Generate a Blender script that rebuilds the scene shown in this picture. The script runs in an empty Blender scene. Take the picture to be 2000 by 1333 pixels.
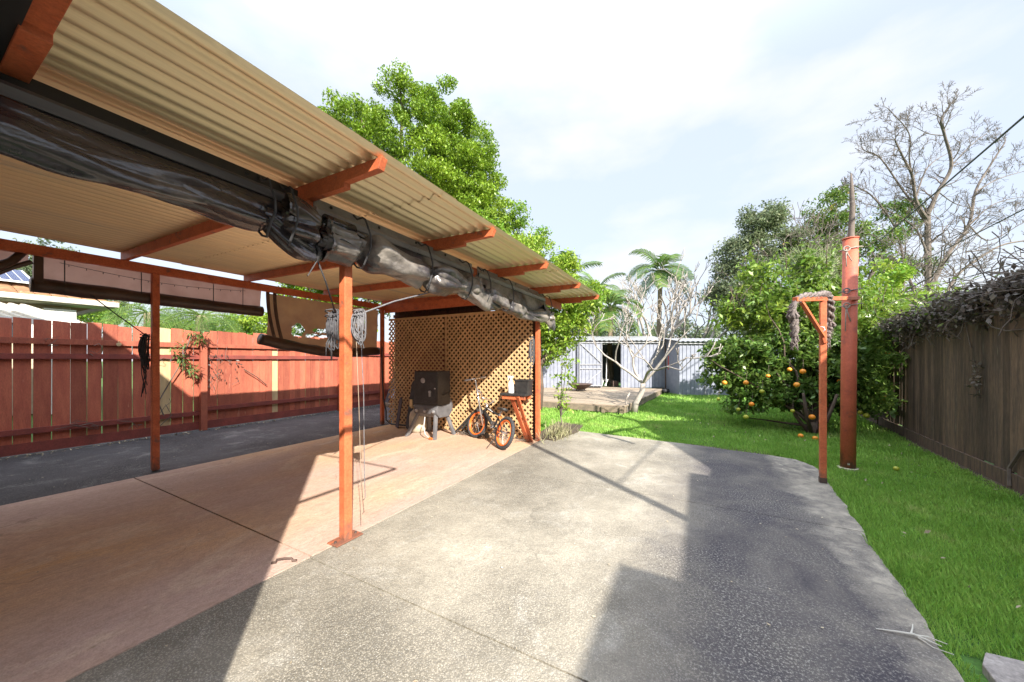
import bpy, bmesh, math, random
import numpy as np
from mathutils import Vector, Matrix, noise
rnd = random.Random(7); rng = np.random.default_rng(7)
PI = math.pi; R = math.radians
scene = bpy.context.scene
C = scene.collection
# ------------------------------------------------------------------ camera
TH = math.atan(365/678)
SN, CS = math.sin(TH), math.cos(TH)
cam_d = bpy.data.cameras.new("camera"); cam = bpy.data.objects.new("camera", cam_d); C.objects.link(cam)
cam.location = (0, 0, 1.35); cam.rotation_euler = (R(90), 0, TH)
cam_d.sensor_width = 36; cam_d.lens = 36*678/2000; cam_d.shift_y = 36.5/2000
cam_d.clip_start = 0.02; cam_d.clip_end = 2000
scene.camera = cam
# ------------------------------------------------------------------ light
AZ = R(52.5); EL = R(33)
to_sun = Vector((math.sin(AZ)*math.cos(EL), -math.cos(AZ)*math.cos(EL), math.sin(EL)))
sd = bpy.data.lights.new("sun", 'SUN'); sd.energy = 3.6; sd.angle = R(0.55); sd.color = (1, .93, .82)
so = bpy.data.objects.new("sun", sd); C.objects.link(so)
so.rotation_euler = to_sun.to_track_quat('Z', 'Y').to_euler(); so.location = to_sun*50
scene.view_settings.view_transform = 'Standard'; scene.view_settings.look = 'None'
scene.view_settings.exposure = 1.76; scene.view_settings.gamma = 1
w = bpy.data.worlds.new("World"); scene.world = w; w.use_nodes = True
nt = w.node_tree; N = nt.nodes; L = nt.links; N.clear()
sky = N.new('ShaderNodeTexSky'); sky.sky_type = 'NISHITA'; sky.sun_disc = False
sky.sun_elevation = EL; sky.sun_rotation = math.atan2(to_sun.x, to_sun.y); sky.air_density = 1.2; sky.dust_density = 1.5
bg = N.new('ShaderNodeBackground'); bg.inputs[1].default_value = .12
bg2 = N.new('ShaderNodeBackground'); bg2.inputs[0].default_value = (1, .985, .97, 1); bg2.inputs[1].default_value = .355
bg3 = N.new('ShaderNodeBackground'); bg3.inputs[0].default_value = (.75, .835, 1, 1); bg3.inputs[1].default_value = .37
tc = N.new('ShaderNodeTexCoord'); mp = N.new('ShaderNodeMapping'); mp.inputs['Scale'].default_value = (1, 1, 2.4)
no = N.new('ShaderNodeTexNoise'); no.inputs['Scale'].default_value = 2.1; no.inputs['Detail'].default_value = 9; no.inputs['Roughness'].default_value = .52
cr = N.new('ShaderNodeValToRGB'); cr.color_ramp.elements[0].position = .47; cr.color_ramp.elements[1].position = .72
mx0 = N.new('ShaderNodeMixShader'); mx0.inputs[0].default_value = .90
mx = N.new('ShaderNodeMixShader'); ou = N.new('ShaderNodeOutputWorld')
L.new(tc.outputs['Generated'], mp.inputs[0]); L.new(mp.outputs[0], no.inputs['Vector']); L.new(no.outputs['Fac'], cr.inputs[0])
# veil brightened overhead, above the frame, as added fill for the shaded areas
sxyz = N.new('ShaderNodeSeparateXYZ'); L.new(tc.outputs['Generated'], sxyz.inputs[0])
def veil(v, b):
    q = N.new('ShaderNodeMapRange'); q.interpolation_type = 'SMOOTHSTEP'; q.inputs[1].default_value = .55; q.inputs[2].default_value = .95; q.inputs[3].default_value = v; q.inputs[4].default_value = v*3.3
    L.new(sxyz.outputs[2], q.inputs[0]); L.new(q.outputs[0], b.inputs[1])
veil(.335, bg2); veil(.325, bg3)
L.new(sky.outputs[0], bg.inputs[0]); L.new(bg.outputs[0], mx0.inputs[1]); L.new(bg3.outputs[0], mx0.inputs[2])
L.new(cr.outputs[0], mx.inputs[0]); L.new(mx0.outputs[0], mx.inputs[1]); L.new(bg2.outputs[0], mx.inputs[2]); L.new(mx.outputs[0], ou.inputs[0])

# ------------------------------------------------------------------ helpers
def atd(px, py, d):
    "world point at distance d ahead of the viewpoint, used to lay out far trees from measurements"
    r = (px-1000)/678*d
    return Vector((-SN*d+r*CS, CS*d+r*SN, 1.35+(703-py)/678*d))
def tagp(o, label=None, cat=None, group=None, kind=None):
    if label: o['label'] = label
    if cat: o['category'] = cat
    if group: o['group'] = group
    if kind: o['kind'] = kind
    return o
def empty(name, loc, label, cat, group=None, rot=(0, 0, 0)):
    o = bpy.data.objects.new(name, None); C.objects.link(o); o.location = loc; o.rotation_euler = rot
    o.empty_display_size = .1
    return tagp(o, label, cat, group)
def rootloc(p):
    v = Vector((0, 0, 0))
    while p is not None: v += p.location; p = p.parent
    return v
class MB:
    def __init__(s): s.v = []; s.f = []
    def add(s, vs, fs):
        b = len(s.v); s.v += [tuple(q) for q in vs]; s.f += [tuple(i+b for i in f) for f in fs]; return s
    def box(s, c, sz, rot=None):
        x, y, z = (q/2 for q in sz); vs = [Vector((a*x, b*y, e*z)) for a in (-1, 1) for b in (-1, 1) for e in (-1, 1)]
        if rot is not None: vs = [rot @ q for q in vs]
        c = Vector(c)
        return s.add([q+c for q in vs], [(0, 1, 3, 2), (4, 6, 7, 5), (0, 4, 5, 1), (2, 3, 7, 6), (0, 2, 6, 4), (1, 5, 7, 3)])
    def bb(s, a, b):
        return s.box([(a[i]+b[i])/2 for i in range(3)], [abs(b[i]-a[i]) for i in range(3)])
    def bar(s, p, q, w, h, up=(0, 0, 1)):
        p = Vector(p); q = Vector(q); d = (q-p); l = d.length; d.normalize(); u = Vector(up)
        sdv = d.cross(u)
        if sdv.length < 1e-4: sdv = d.cross(Vector((1, 0, 0)))
        sdv.normalize(); u = sdv.cross(d)
        m = Matrix((sdv, d, u)).transposed()
        return s.box((p+q)/2, (w, l, h), m)
    def tube(s, pts, rad, n=8, cap=True, sx=1, sy=1):
        pts = [Vector(p) for p in pts]
        if not hasattr(rad, '__len__'): rad = [rad]*len(pts)
        vs = []; fs = []; prev = None
        for i, p in enumerate(pts):
            t = (pts[min(i+1, len(pts)-1)]-pts[max(i-1, 0)])
            if t.length < 1e-9: t = Vector((0, 0, 1))
            t.normalize()
            if prev is None:
                a = t.cross(Vector((0, 0, 1)))
                if a.length < .05: a = t.cross(Vector((1, 0, 0)))
            else: a = prev - t*prev.dot(t)
            if a.length < 1e-6: a = t.orthogonal()
            a.normalize(); prev = a; b = t.cross(a)
            for k in range(n):
                an = 2*PI*k/n; vs.append(p+a*math.cos(an)*rad[i]*sx+b*math.sin(an)*rad[i]*sy)
        for i in range(len(pts)-1):
            for k in range(n):
                k2 = (k+1) % n; fs.append((i*n+k, i*n+k2, (i+1)*n+k2, (i+1)*n+k))
        if cap: fs.append(tuple(range(n-1, -1, -1))); fs.append(tuple((len(pts)-1)*n+k for k in range(n)))
        return s.add(vs, fs)
    def lathe(s, c, prof, n=20, axis=None):
        c = Vector(c); vs = []; fs = []
        m = Matrix.Identity(3) if axis is None else Vector(axis).normalized().to_track_quat('Z', 'Y').to_matrix()
        for r_, z_ in prof:
            for k in range(n): vs.append(c + m @ Vector((r_*math.cos(2*PI*k/n), r_*math.sin(2*PI*k/n), z_)))
        for i in range(len(prof)-1):
            for k in range(n):
                k2 = (k+1) % n; fs.append((i*n+k, i*n+k2, (i+1)*n+k2, (i+1)*n+k))
        return s.add(vs, fs)
    def prism(s, poly, z0, z1):
        n = len(poly); vs = [(x, y, z0) for x, y in poly]+[(x, y, z1) for x, y in poly]
        fs = [tuple(range(n-1, -1, -1)), tuple(range(n, 2*n))]+[(i, (i+1) % n, n+(i+1) % n, n+i) for i in range(n)]
        return s.add(vs, fs)
    def extr(s, poly3, d):
        n = len(poly3); d = Vector(d); vs = [Vector(q) for q in poly3]+[Vector(q)+d for q in poly3]
        fs = [tuple(range(n-1, -1, -1)), tuple(range(n, 2*n))]+[(i, (i+1) % n, n+(i+1) % n, n+i) for i in range(n)]
        return s.add(vs, fs)
    def build(s, name, mat, parent=None, local=False, smooth=False, bev=0, **kw):
        off = Vector((0, 0, 0)) if (local or parent is None) else rootloc(parent)
        me = bpy.data.meshes.new(name)
        me.from_pydata([(a-off.x, b-off.y, c-off.z) for a, b, c in s.v], [], s.f)
        bm = bmesh.new(); bm.from_mesh(me); bmesh.ops.recalc_face_normals(bm, faces=bm.faces); bm.to_mesh(me); bm.free()
        o = bpy.data.objects.new(name, me); C.objects.link(o); o.parent = parent
        me.materials.append(mat)
        if smooth: me.shade_smooth()
        if bev:
            b = o.modifiers.new('bevel', 'BEVEL'); b.width = bev; b.segments = 2; b.limit_method = 'ANGLE'
        tagp(o, **kw)
        return o
def npmesh(name, V, F, mat, parent=None, smooth=False):
    "V (n,3), F (m,k) equal polygons"
    if parent is not None: V = V-np.array(rootloc(parent))
    me = bpy.data.meshes.new(name); m, k = F.shape
    me.vertices.add(len(V)); me.vertices.foreach_set('co', V.astype(np.float32).ravel())
    me.loops.add(m*k); me.loops.foreach_set('vertex_index', F.astype(np.int32).ravel())
    me.polygons.add(m); me.polygons.foreach_set('loop_start', np.arange(0, m*k, k, dtype=np.int32))
    me.update(calc_edges=True); me.validate()
    me.materials.append(mat)
    if smooth: me.shade_smooth()
    o = bpy.data.objects.new(name, me); C.objects.link(o); o.parent = parent
    return o
def copy_tree(o, loc, rotz=None, label=None, parent=None):
    c = o.copy(); C.objects.link(c); c.parent = parent
    if parent is None:
        c.location = loc
        if rotz is not None: c.rotation_euler.z = rotz
        if label: c['label'] = label
    for ch in [q for q in bpy.data.objects if q.parent == o]: copy_tree(ch, None, parent=c)
    return c

def lin(c):
    return tuple(((x/255)/12.92 if x/255 <= .04045 else ((x/255+.055)/1.055)**2.4) for x in c)
def mat(name, c1, c2=None, c3=None, scale=4, detail=6, rough=.7, stretch=(1, 1, 1), bump=0, bscale=40, bdist=.01, metal=0, island=0,
        transl=0, lo=.35, hi=.65, spec=None, fine=0, fscale=60, hue=0, coat=0, pos3=.62, grime=0):
    m = bpy.data.materials.new(name); m.use_nodes = True; t = m.node_tree; n = t.nodes; l = t.links
    b = n['Principled BSDF']; b.inputs['Roughness'].default_value = rough; b.inputs['Metallic'].default_value = metal
    if spec is not None: b.inputs['Specular IOR Level'].default_value = spec
    if coat: b.inputs['Coat Weight'].default_value = coat; b.inputs['Coat Roughness'].default_value = .25
    tcn = n.new('ShaderNodeTexCoord'); mpn = n.new('ShaderNodeMapping'); mpn.inputs['Scale'].default_value = stretch
    l.new(tcn.outputs['Object'], mpn.inputs[0])
    c2 = c2 or tuple(x*.75 for x in c1)
    nz = n.new('ShaderNodeTexNoise'); nz.inputs['Scale'].default_value = scale; nz.inputs['Detail'].default_value = detail; nz.inputs['Roughness'].default_value = .6
    l.new(mpn.outputs[0], nz.inputs['Vector'])
    ra = n.new('ShaderNodeValToRGB'); e = ra.color_ramp.elements
    e[0].position = lo; e[0].color = (*c1, 1); e[1].position = hi; e[1].color = (*c2, 1)
    if c3: q = e.new(pos3 if pos3 > hi else hi+.06); q.color = (*c3, 1)
    l.new(nz.outputs['Fac'], ra.inputs[0]); col = ra.outputs[0]
    if island:
        g = n.new('ShaderNodeNewGeometry'); mr = n.new('ShaderNodeMapRange'); mr.inputs[3].default_value = 1-island; mr.inputs[4].default_value = 1+island
        l.new(g.outputs['Random Per Island'], mr.inputs[0])
        hs = n.new('ShaderNodeHueSaturation'); l.new(mr.outputs[0], hs.inputs['Value']); l.new(col, hs.inputs['Color'])
        if hue:
            mr2 = n.new('ShaderNodeMapRange'); mr2.inputs[3].default_value = .5-hue; mr2.inputs[4].default_value = .5+hue
            ml = n.new('ShaderNodeMath'); ml.operation = 'FRACT'; mm = n.new('ShaderNodeMath'); mm.operation = 'MULTIPLY'; mm.inputs[1].default_value = 7.31
            l.new(g.outputs['Random Per Island'], mm.inputs[0]); l.new(mm.outputs[0], ml.inputs[0]); l.new(ml.outputs[0], mr2.inputs[0]); l.new(mr2.outputs[0], hs.inputs['Hue'])
        col = hs.outputs[0]
    if fine:
        f = n.new('ShaderNodeTexNoise'); f.inputs['Scale'].default_value = fscale; f.inputs['Detail'].default_value = 4; f.inputs['Roughness'].default_value = .7
        l.new(mpn.outputs[0], f.inputs['Vector'])
        mr3 = n.new('ShaderNodeMapRange'); mr3.inputs[1].default_value = .3; mr3.inputs[2].default_value = .7; mr3.inputs[3].default_value = 1-fine; mr3.inputs[4].default_value = 1+fine
        l.new(f.outputs['Fac'], mr3.inputs[0])
        h2 = n.new('ShaderNodeHueSaturation'); l.new(mr3.outputs[0], h2.inputs['Value']); l.new(col, h2.inputs['Color']); col = h2.outputs[0]
    if grime:   # splash-back dirt and rust on the lowest centimetres
        sx = n.new('ShaderNodeSeparateXYZ'); l.new(tcn.outputs['Object'], sx.inputs[0]); gz = n.new('ShaderNodeTexNoise'); gz.inputs['Scale'].default_value = 22; gz.inputs['Detail'].default_value = 8; l.new(tcn.outputs['Object'], gz.inputs['Vector'])
        ma = n.new('ShaderNodeMath'); ma.operation = 'MULTIPLY_ADD'; ma.inputs[1].default_value = -.55; l.new(gz.outputs['Fac'], ma.inputs[0]); l.new(sx.outputs[2], ma.inputs[2])
        mg = n.new('ShaderNodeMapRange'); mg.inputs[1].default_value = -.26; mg.inputs[2].default_value = -.10; mg.inputs[3].default_value = .85; mg.inputs[4].default_value = 0; l.new(ma.outputs[0], mg.inputs[0])
        mi = n.new('ShaderNodeMixRGB'); l.new(mg.outputs[0], mi.inputs[0]); l.new(col, mi.inputs[1]); mi.inputs[2].default_value = (.16, .085, .06, 1); col = mi.outputs[0]
    l.new(col, b.inputs['Base Color'])
    if bump:
        z = n.new('ShaderNodeTexNoise'); z.inputs['Scale'].default_value = bscale; z.inputs['Detail'].default_value = 5
        l.new(mpn.outputs[0], z.inputs['Vector']); bp = n.new('ShaderNodeBump'); bp.inputs['Strength'].default_value = bump; bp.inputs['Distance'].default_value = bdist
        l.new(z.outputs['Fac'], bp.inputs['Height']); l.new(bp.outputs[0], b.inputs['Normal'])
    if transl:
        tr = n.new('ShaderNodeBsdfTranslucent'); ms = n.new('ShaderNodeMixShader'); ms.inputs[0].default_value = transl
        l.new(col, tr.inputs[0]); l.new(b.outputs[0], ms.inputs[1]); l.new(tr.outputs[0], ms.inputs[2]); l.new(ms.outputs[0], n['Material Output'].inputs[0])
    return m
RED = mat('red_oxide_paint', (.56, .15, .06), (.48, .115, .045), (.24, .10, .065), scale=9, detail=14, rough=.55, lo=.4, hi=.6, pos3=.66, bump=.25, bscale=30, fine=.2, grime=1)
REDPIPE = mat('pipe_paint', (.56, .14, .08), (.48, .115, .065), (.36, .10, .07), scale=5, detail=12, rough=.55, fine=.14, grime=1, bump=.15, bscale=20, lo=.4, hi=.58)
REDF = mat('fence_stain', (.43, .125, .07), (.33, .085, .052), (.50, .20, .12), scale=5, stretch=(3, 3, .5), rough=.8, island=.24, bump=.4, bscale=25, fine=.22)
REDRAIL = mat('rail_stain', (.27, .06, .045), (.18, .045, .035), scale=5, rough=.8, fine=.2)
CREAMP = mat('bare_pine', (.62, .47, .26), (.5, .36, .2), scale=6, stretch=(3, 3, .5), rough=.8)
DARKF = mat('weathered_timber', (.14, .092, .060), (.060, .044, .034), (.16, .13, .085), scale=5, stretch=(4, 4, .35), rough=.9, island=.35, bump=.5, bscale=30, fine=.35, fscale=30)
OLDWALL = mat('old_wall_boards', (.10, .045, .03), (.05, .03, .02), scale=6, stretch=(4, 4, .4), rough=.85, island=.3)
ROOFM = mat('roof_underside', (.88, .72, .45), (.82, .68, .44), (.50, .47, .40), scale=1.6, stretch=(3.2, .07, 1), rough=.34, lo=.42, hi=.60, pos3=.68, fine=.08, fscale=50, metal=.35)
ZINC = mat('galvanised_metal', (.26, .28, .345), (.20, .22, .28), scale=5, rough=.5, metal=.0, fine=.06)
ZINCW = mat('shed_roof_metal', (.36, .37, .40), (.28, .29, .31), scale=4, rough=.4, fine=.08)
LATT = mat('lattice_timber', (.68, .45, .24), (.56, .36, .18), scale=10, rough=.7, island=.14, fine=.12)
VINYL = mat('dark_vinyl', (.026, .022, .025), (.055, .043, .042), (.20, .17, .15), scale=2.6, detail=9, stretch=(1, .6, 1), rough=.22, lo=.4, hi=.58, pos3=.68, bump=.45, bscale=8, bdist=.035, spec=.9)
VINYLD = mat('dusty_vinyl', (.25, .225, .20), (.15, .135, .125), (.04, .036, .04), scale=3.4, detail=10, stretch=(1, .8, 1), rough=.32, lo=.36, hi=.48, pos3=.55, bump=.7, bscale=8, bdist=.045, spec=.8)
VINYLC = mat('smoked_vinyl', (.05, .038, .034), (.09, .07, .06), scale=3, rough=.18, spec=.9, bump=.2, bscale=5, bdist=.02)
BROWNV = mat('brown_blind_vinyl', (.52, .33, .27), (.42, .25, .20), scale=3, rough=.5, transl=.62, stretch=(1, 1, 1), lo=.4, hi=.7)
TANV = mat('tan_blind_vinyl', (.36, .21, .10), (.27, .15, .08), scale=3, rough=.5, transl=.55)
BROWNR = mat('brown_vinyl_roll', (.045, .028, .022), (.09, .055, .04), scale=5, rough=.4, bump=.3, bscale=10, bdist=.02)
RAILM = mat('track_metal', (.10, .095, .10), (.17, .16, .17), scale=3, stretch=(1, .4, 4), rough=.35, metal=.3)
RAILD = mat('dark_flashing', (.018, .018, .02), (.03, .03, .03), scale=4, rough=.4)
RAILL = mat('pale_track_metal', (.33, .31, .30), (.24, .22, .22), scale=4, rough=.35, fine=.1)
ROPE = mat('grey_rope', (.20, .20, .22), (.11, .11, .12), scale=40, rough=.9)
ROPED = mat('dark_strap', (.03, .03, .035), (.06, .06, .065), scale=20, rough=.7)
MOP = mat('faded_rope_braid', (.24, .20, .185), (.11, .09, .09), (.32, .29, .27), scale=40, rough=.95, bump=.8, bscale=60)
BLACK = mat('black_enamel', (.028, .028, .03), (.05, .05, .052), scale=6, rough=.42, fine=.2, fscale=30)
BLACKP = mat('black_plastic', (.02, .02, .022), (.035, .035, .035), scale=12, rough=.5)
BOARD = mat('grey_board', (.09, .09, .10), (.05, .05, .055), scale=6, rough=.7)
CHROME = mat('chrome', (.72, .72, .74), (.55, .55, .56), scale=9, rough=.2, metal=.9)
STEEL = mat('brushed_steel', (.55, .56, .58), (.4, .4, .42), scale=9, rough=.35, metal=.6)
ORANGE = mat('orange_paint', (.80, .17, .03), (.7, .14, .03), scale=8, rough=.35)
RUBBER = mat('tyre_rubber', (.06, .062, .068), (.04, .04, .045), scale=30, rough=.85, bump=.6, bscale=120)
WHITEP = mat('white_plastic', (.80, .81, .82), (.7, .72, .73), scale=8, rough=.35)
WHITET = mat('white_paint', (.8, .8, .78), (.7, .7, .68), scale=5, rough=.6)
CREAM = mat('cream_enamel', (.55, .5, .38), (.4, .36, .28), (.25, .18, .12), scale=9, rough=.5, pos3=.72)
BARKG = mat('grey_bark', (.17, .14, .12), (.09, .075, .065), (.25, .22, .20), scale=7, rough=.9, bump=.5, bscale=25)
BARKF = mat('pale_frangipani_bark', (.44, .40, .36), (.27, .24, .22), scale=10, rough=.8, bump=.4, bscale=25)
BARKD = mat('brown_bark', (.12, .085, .06), (.07, .05, .04), scale=8, rough=.9, bump=.5, bscale=25)
PALMT = mat('palm_trunk_bark', (.36, .28, .2), (.22, .17, .12), scale=3, stretch=(1, 1, 8), rough=.9)
def leafm(name, a, b, c=None, tr=.4, isl=.35, hue=.02, sc=.6, rough=.45):
    return mat(name, a, b, c, scale=sc, detail=4, rough=rough, transl=tr, island=isl, hue=hue, lo=.38, hi=.62)
LGREEN = leafm('bright_leaf', (.22, .34, .026), (.14, .24, .02), tr=.3, hue=.012)
LHEDGE = leafm('lime_leaf', (.30, .42, .05), (.16, .29, .03), hue=.02)
LCIT = leafm('citrus_leaf', (.16, .26, .05), (.10, .185, .04), (.26, .37, .06), hue=.02, sc=1.2, rough=.35)
LCITY = leafm('young_citrus_leaf', (.22, .32, .045), (.13, .225, .035), hue=.02, sc=1.2, rough=.35)
LDULL = leafm('dull_leaf', (.20, .25, .13), (.13, .165, .09), hue=.03)
LMIX = leafm('mixed_leaf', (.17, .27, .04), (.10, .16, .04), (.34, .22, .06), hue=.03)
LVINE = leafm('dry_vine_leaf', (.105, .09, .075), (.16, .135, .11), (.07, .10, .035), tr=.2, hue=.03, sc=3)
LPALM = leafm('palm_leaflet', (.14, .24, .04), (.08, .15, .03), (.24, .28, .12), hue=.03)
LPLANT = leafm('long_green_leaf', (.10, .19, .04), (.17, .26, .09), hue=.02, sc=3)
GRASSM = mat('grass_blade', (.21, .41, .06), (.31, .52, .10), (.48, .52, .20), scale=1.6, detail=7, rough=.6, transl=.35, island=.3, hue=.012, lo=.36, hi=.58, pos3=.72)
LAWNM = mat('lawn_soil', (.06, .15, .02), (.045, .11, .02), (.09, .12, .04), scale=3, detail=9, rough=.95, fine=.4, fscale=30)
FRUIT = mat('orange_peel', (.85, .27, .02), (.75, .33, .03), scale=6, rough=.45, bump=.2, bscale=80)
FRUITG = mat('green_orange_peel', (.45, .42, .04), (.3, .36, .04), scale=6, rough=.45)
TILE = mat('roof_tile', (.34, .19, .10), (.26, .14, .075), (.40, .28, .17), scale=8, rough=.85, island=.2)
BRICKC = mat('cream_brick', (.56, .47, .35), (.45, .37, .27), scale=10, rough=.9)
GLASSD = mat('dark_glass', (.03, .04, .05), (.05, .06, .07), rough=.1, spec=.8)
SOLAR = mat('solar_cell', (.01, .02, .09), (.015, .03, .12), rough=.1, spec=.9)
WOODD = mat('deck_timber', (.36, .29, .215), (.25, .20, .15), (.42, .36, .28), scale=5, stretch=(.5, 4, 4), rough=.9, island=.22, fine=.2)
WOODS = mat('deck_edge_timber', (.27, .21, .15), (.16, .13, .10), scale=5, rough=.9, fine=.25)
RUST = mat('rusty_steel', (.10, .06, .045), (.06, .04, .035), scale=8, rough=.7)
SHEETB = mat('blue_grey_sheet', (.36, .39, .50), (.27, .29, .38), (.62, .62, .64), scale=4, rough=.5, pos3=.68)
RENDER = mat('rendered_wall', (.62, .58, .5), (.55, .5, .44), scale=3, rough=.9)
SOIL = mat('bare_soil', (.10, .075, .05), (.06, .045, .03), scale=6, rough=1, bump=.8, bscale=20, fine=.3)

def ground_mat(name, base, dark, light, agg, redge=False, stain=.5, aggs=110, purple=None, stretch=(1, 1, 1), warm=None, crack=.6):
    "worn concrete: broad stains, pale patches, exposed aggregate and pitting"
    m = bpy.data.materials.new(name); m.use_nodes = True; t = m.node_tree; n = t.nodes; l = t.links; b = n['Principled BSDF']
    b.inputs['Roughness'].default_value = .88; b.inputs['Specular IOR Level'].default_value = .3
    tcn = n.new('ShaderNodeTexCoord'); mpn = n.new('ShaderNodeMapping'); mpn.inputs['Scale'].default_value = stretch; l.new(tcn.outputs['Object'], mpn.inputs[0])
    def noi(s, d=8, r_=.6, dist=0, vec=None):
        q = n.new('ShaderNodeTexNoise'); q.inputs['Scale'].default_value = s; q.inputs['Detail'].default_value = d; q.inputs['Roughness'].default_value = r_; q.inputs['Distortion'].default_value = dist
        l.new((vec or mpn.outputs[0]), q.inputs['Vector']); return q.outputs['Fac']
    def mr(v, a, b_, c=0, d=1):
        q = n.new('ShaderNodeMapRange'); q.inputs[1].default_value = a; q.inputs[2].default_value = b_; q.inputs[3].default_value = c; q.inputs[4].default_value = d; l.new(v, q.inputs[0]); return q.outputs[0]
    def mixc(f, a, c, bt='MIX'):
        q = n.new('ShaderNodeMixRGB'); q.blend_type = bt
        if isinstance(f, float): q.inputs[0].default_value = f
        else: l.new(f, q.inputs[0])
        if isinstance(a, tuple): q.inputs[1].default_value = (*a, 1)
        else: l.new(a, q.inputs[1])
        if isinstance(c, tuple): q.inputs[2].default_value = (*c, 1)
        else: l.new(c, q.inputs[2])
        return q.outputs[0]
    def mul(a, c):
        q = n.new('ShaderNodeMath'); q.operation = 'MULTIPLY'
        for i, x in enumerate((a, c)):
            if isinstance(x, float): q.inputs[i].default_value = x
            else: l.new(x, q.inputs[i])
        return q.outputs[0]
    c = mixc(mul(mr(noi(.9, 9, .62, .6), .42, .66), stain), base, dark)
    if warm: c = mixc(mr(noi(.55, 5, .5, .3), .45, .62, 0, .8), c, warm)
    if purple: c = mixc(mr(noi(.45, 4, .5), .42, .6, 0, .8), c, purple)  # mauve cast of skylit shade mixed into the floor colour in patches
    c = mixc(mul(mr(noi(2.3, 10, .7, 1.2), .52, .68), .6), c, light)
    c = mixc(mul(mr(noi(7, 9, .72, .5), .46, .66), .5), c, dark)
    c = mixc(mul(mr(noi(55, 8, .85), .44, .60), .5), c, tuple(x*.7 for x in dark))
    vo = n.new('ShaderNodeTexVoronoi'); vo.inputs['Scale'].default_value = aggs; l.new(tcn.outputs['Object'], vo.inputs['Vector'])
    zone = mr(noi(.7, 5, .6), .35, .6, .25, 1)
    c = mixc(mul(mul(mr(vo.outputs['Distance'], .12, .5), zone), agg), c, tuple(x*.3 for x in dark))
    sp = mr(noi(150, 3, .7, 0, tcn.outputs['Object']), .60, .74)
    c = mixc(mul(mul(sp, zone), agg), c, tuple(min(1, x*1.7) for x in light))
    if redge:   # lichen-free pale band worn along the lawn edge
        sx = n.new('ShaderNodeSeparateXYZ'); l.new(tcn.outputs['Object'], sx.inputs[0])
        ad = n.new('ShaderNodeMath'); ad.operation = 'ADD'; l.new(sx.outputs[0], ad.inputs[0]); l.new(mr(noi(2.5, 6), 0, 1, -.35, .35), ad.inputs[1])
        # dark staining deepened with the house shade, painted into the concrete colour
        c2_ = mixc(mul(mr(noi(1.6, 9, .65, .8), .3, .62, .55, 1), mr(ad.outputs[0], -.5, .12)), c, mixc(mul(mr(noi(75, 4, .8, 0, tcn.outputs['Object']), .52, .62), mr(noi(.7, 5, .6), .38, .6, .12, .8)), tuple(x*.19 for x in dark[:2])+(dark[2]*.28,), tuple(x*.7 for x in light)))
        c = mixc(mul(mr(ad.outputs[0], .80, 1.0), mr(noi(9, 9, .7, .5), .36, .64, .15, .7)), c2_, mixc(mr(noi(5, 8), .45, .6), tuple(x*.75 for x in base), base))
    vc = n.new('ShaderNodeTexVoronoi'); vc.feature = 'DISTANCE_TO_EDGE'; vc.inputs['Scale'].default_value = crack
    wv = n.new('ShaderNodeTexNoise'); wv.inputs['Scale'].default_value = 3; wv.inputs['Detail'].default_value = 9; l.new(tcn.outputs['Object'], wv.inputs['Vector'])
    vm = n.new('ShaderNodeMixRGB'); vm.blend_type = 'ADD'; vm.inputs[0].default_value = .35; l.new(tcn.outputs['Object'], vm.inputs[1]); l.new(wv.outputs['Color'], vm.inputs[2]); l.new(vm.outputs[0], vc.inputs['Vector'])
    c = mixc(mul(mul(mr(vc.outputs['Distance'], .0, .004, 1, 0), mr(noi(1.3, 3), .52, .6)), .5), c, tuple(x*.35 for x in dark))
    c = mixc(mul(mr(noi(26, 6, .75, .6), .66, .72), .55), c, tuple(x*.5 for x in dark))
    l.new(c, b.inputs['Base Color'])
    bp = n.new('ShaderNodeBump'); bp.inputs['Strength'].default_value = .5; bp.inputs['Distance'].default_value = .004
    l.new(vo.outputs['Distance'], bp.inputs['Height']); bp2 = n.new('ShaderNodeBump'); bp2.inputs['Strength'].default_value = .5; bp2.inputs['Distance'].default_value = .02
    l.new(noi(12, 8), bp2.inputs['Height']); l.new(bp.outputs[0], bp2.inputs['Normal']); l.new(bp2.outputs[0], b.inputs['Normal'])
    return m
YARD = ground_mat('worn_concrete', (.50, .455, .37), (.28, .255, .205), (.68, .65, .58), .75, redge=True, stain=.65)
PATHM = ground_mat('dark_path_concrete', (.13, .125, .13), (.07, .066, .07), (.42, .41, .39), .8)
TERRA = ground_mat('terracotta_painted_concrete', (.68, .43, .24), (.44, .31, .24), (.76, .60, .46), .20, purple=(.54, .40, .37), stretch=(1, .5, 1), warm=(.70, .43, .22), stain=.5)
JOINT = mat('dark_joint_fill', (.05, .04, .03), (.09, .07, .05), scale=20, rough=1)  # dark bed colour seen in the joints between slabs

# ------------------------------------------------------------------ the setting
STR = dict(kind='structure')
g = MB(); g.add([(-400, -300, -.03), (400, -300, -.03), (400, 600, -.03), (-400, 600, -.03)], [(0, 1, 2, 3)])
g.build('lawn_ground', LAWNM, **STR)
edge = [(.88, .4), (.93, 1.43), (.96, 2.17), (1.04, 2.65), (1.08, 3.1), (1.13, 3.6), (1.18, 4.2), (1.24, 4.87), (1.28, 5.35), (1.27, 5.7), (1.15, 5.95), (.9, 6.06), (.5, 6.12), (-.18, 6.22), (-1.2, 6.32), (-2.36, 6.42)]
def clip(poly, y0, y1):
    def half(p, f, yv):
        out = []
        for i in range(len(p)):
            a, b = p[i], p[(i+1) % len(p)]; fa, fb = f(a), f(b)
            if fa >= 0: out.append(a)
            if fa*fb < 0: t_ = (yv-a[1])/(b[1]-a[1]); out.append((a[0]+t_*(b[0]-a[0]), yv))
        return out
    return half(half(poly, lambda q: q[1]-y0, y0), lambda q: y1-q[1], y1)
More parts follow.
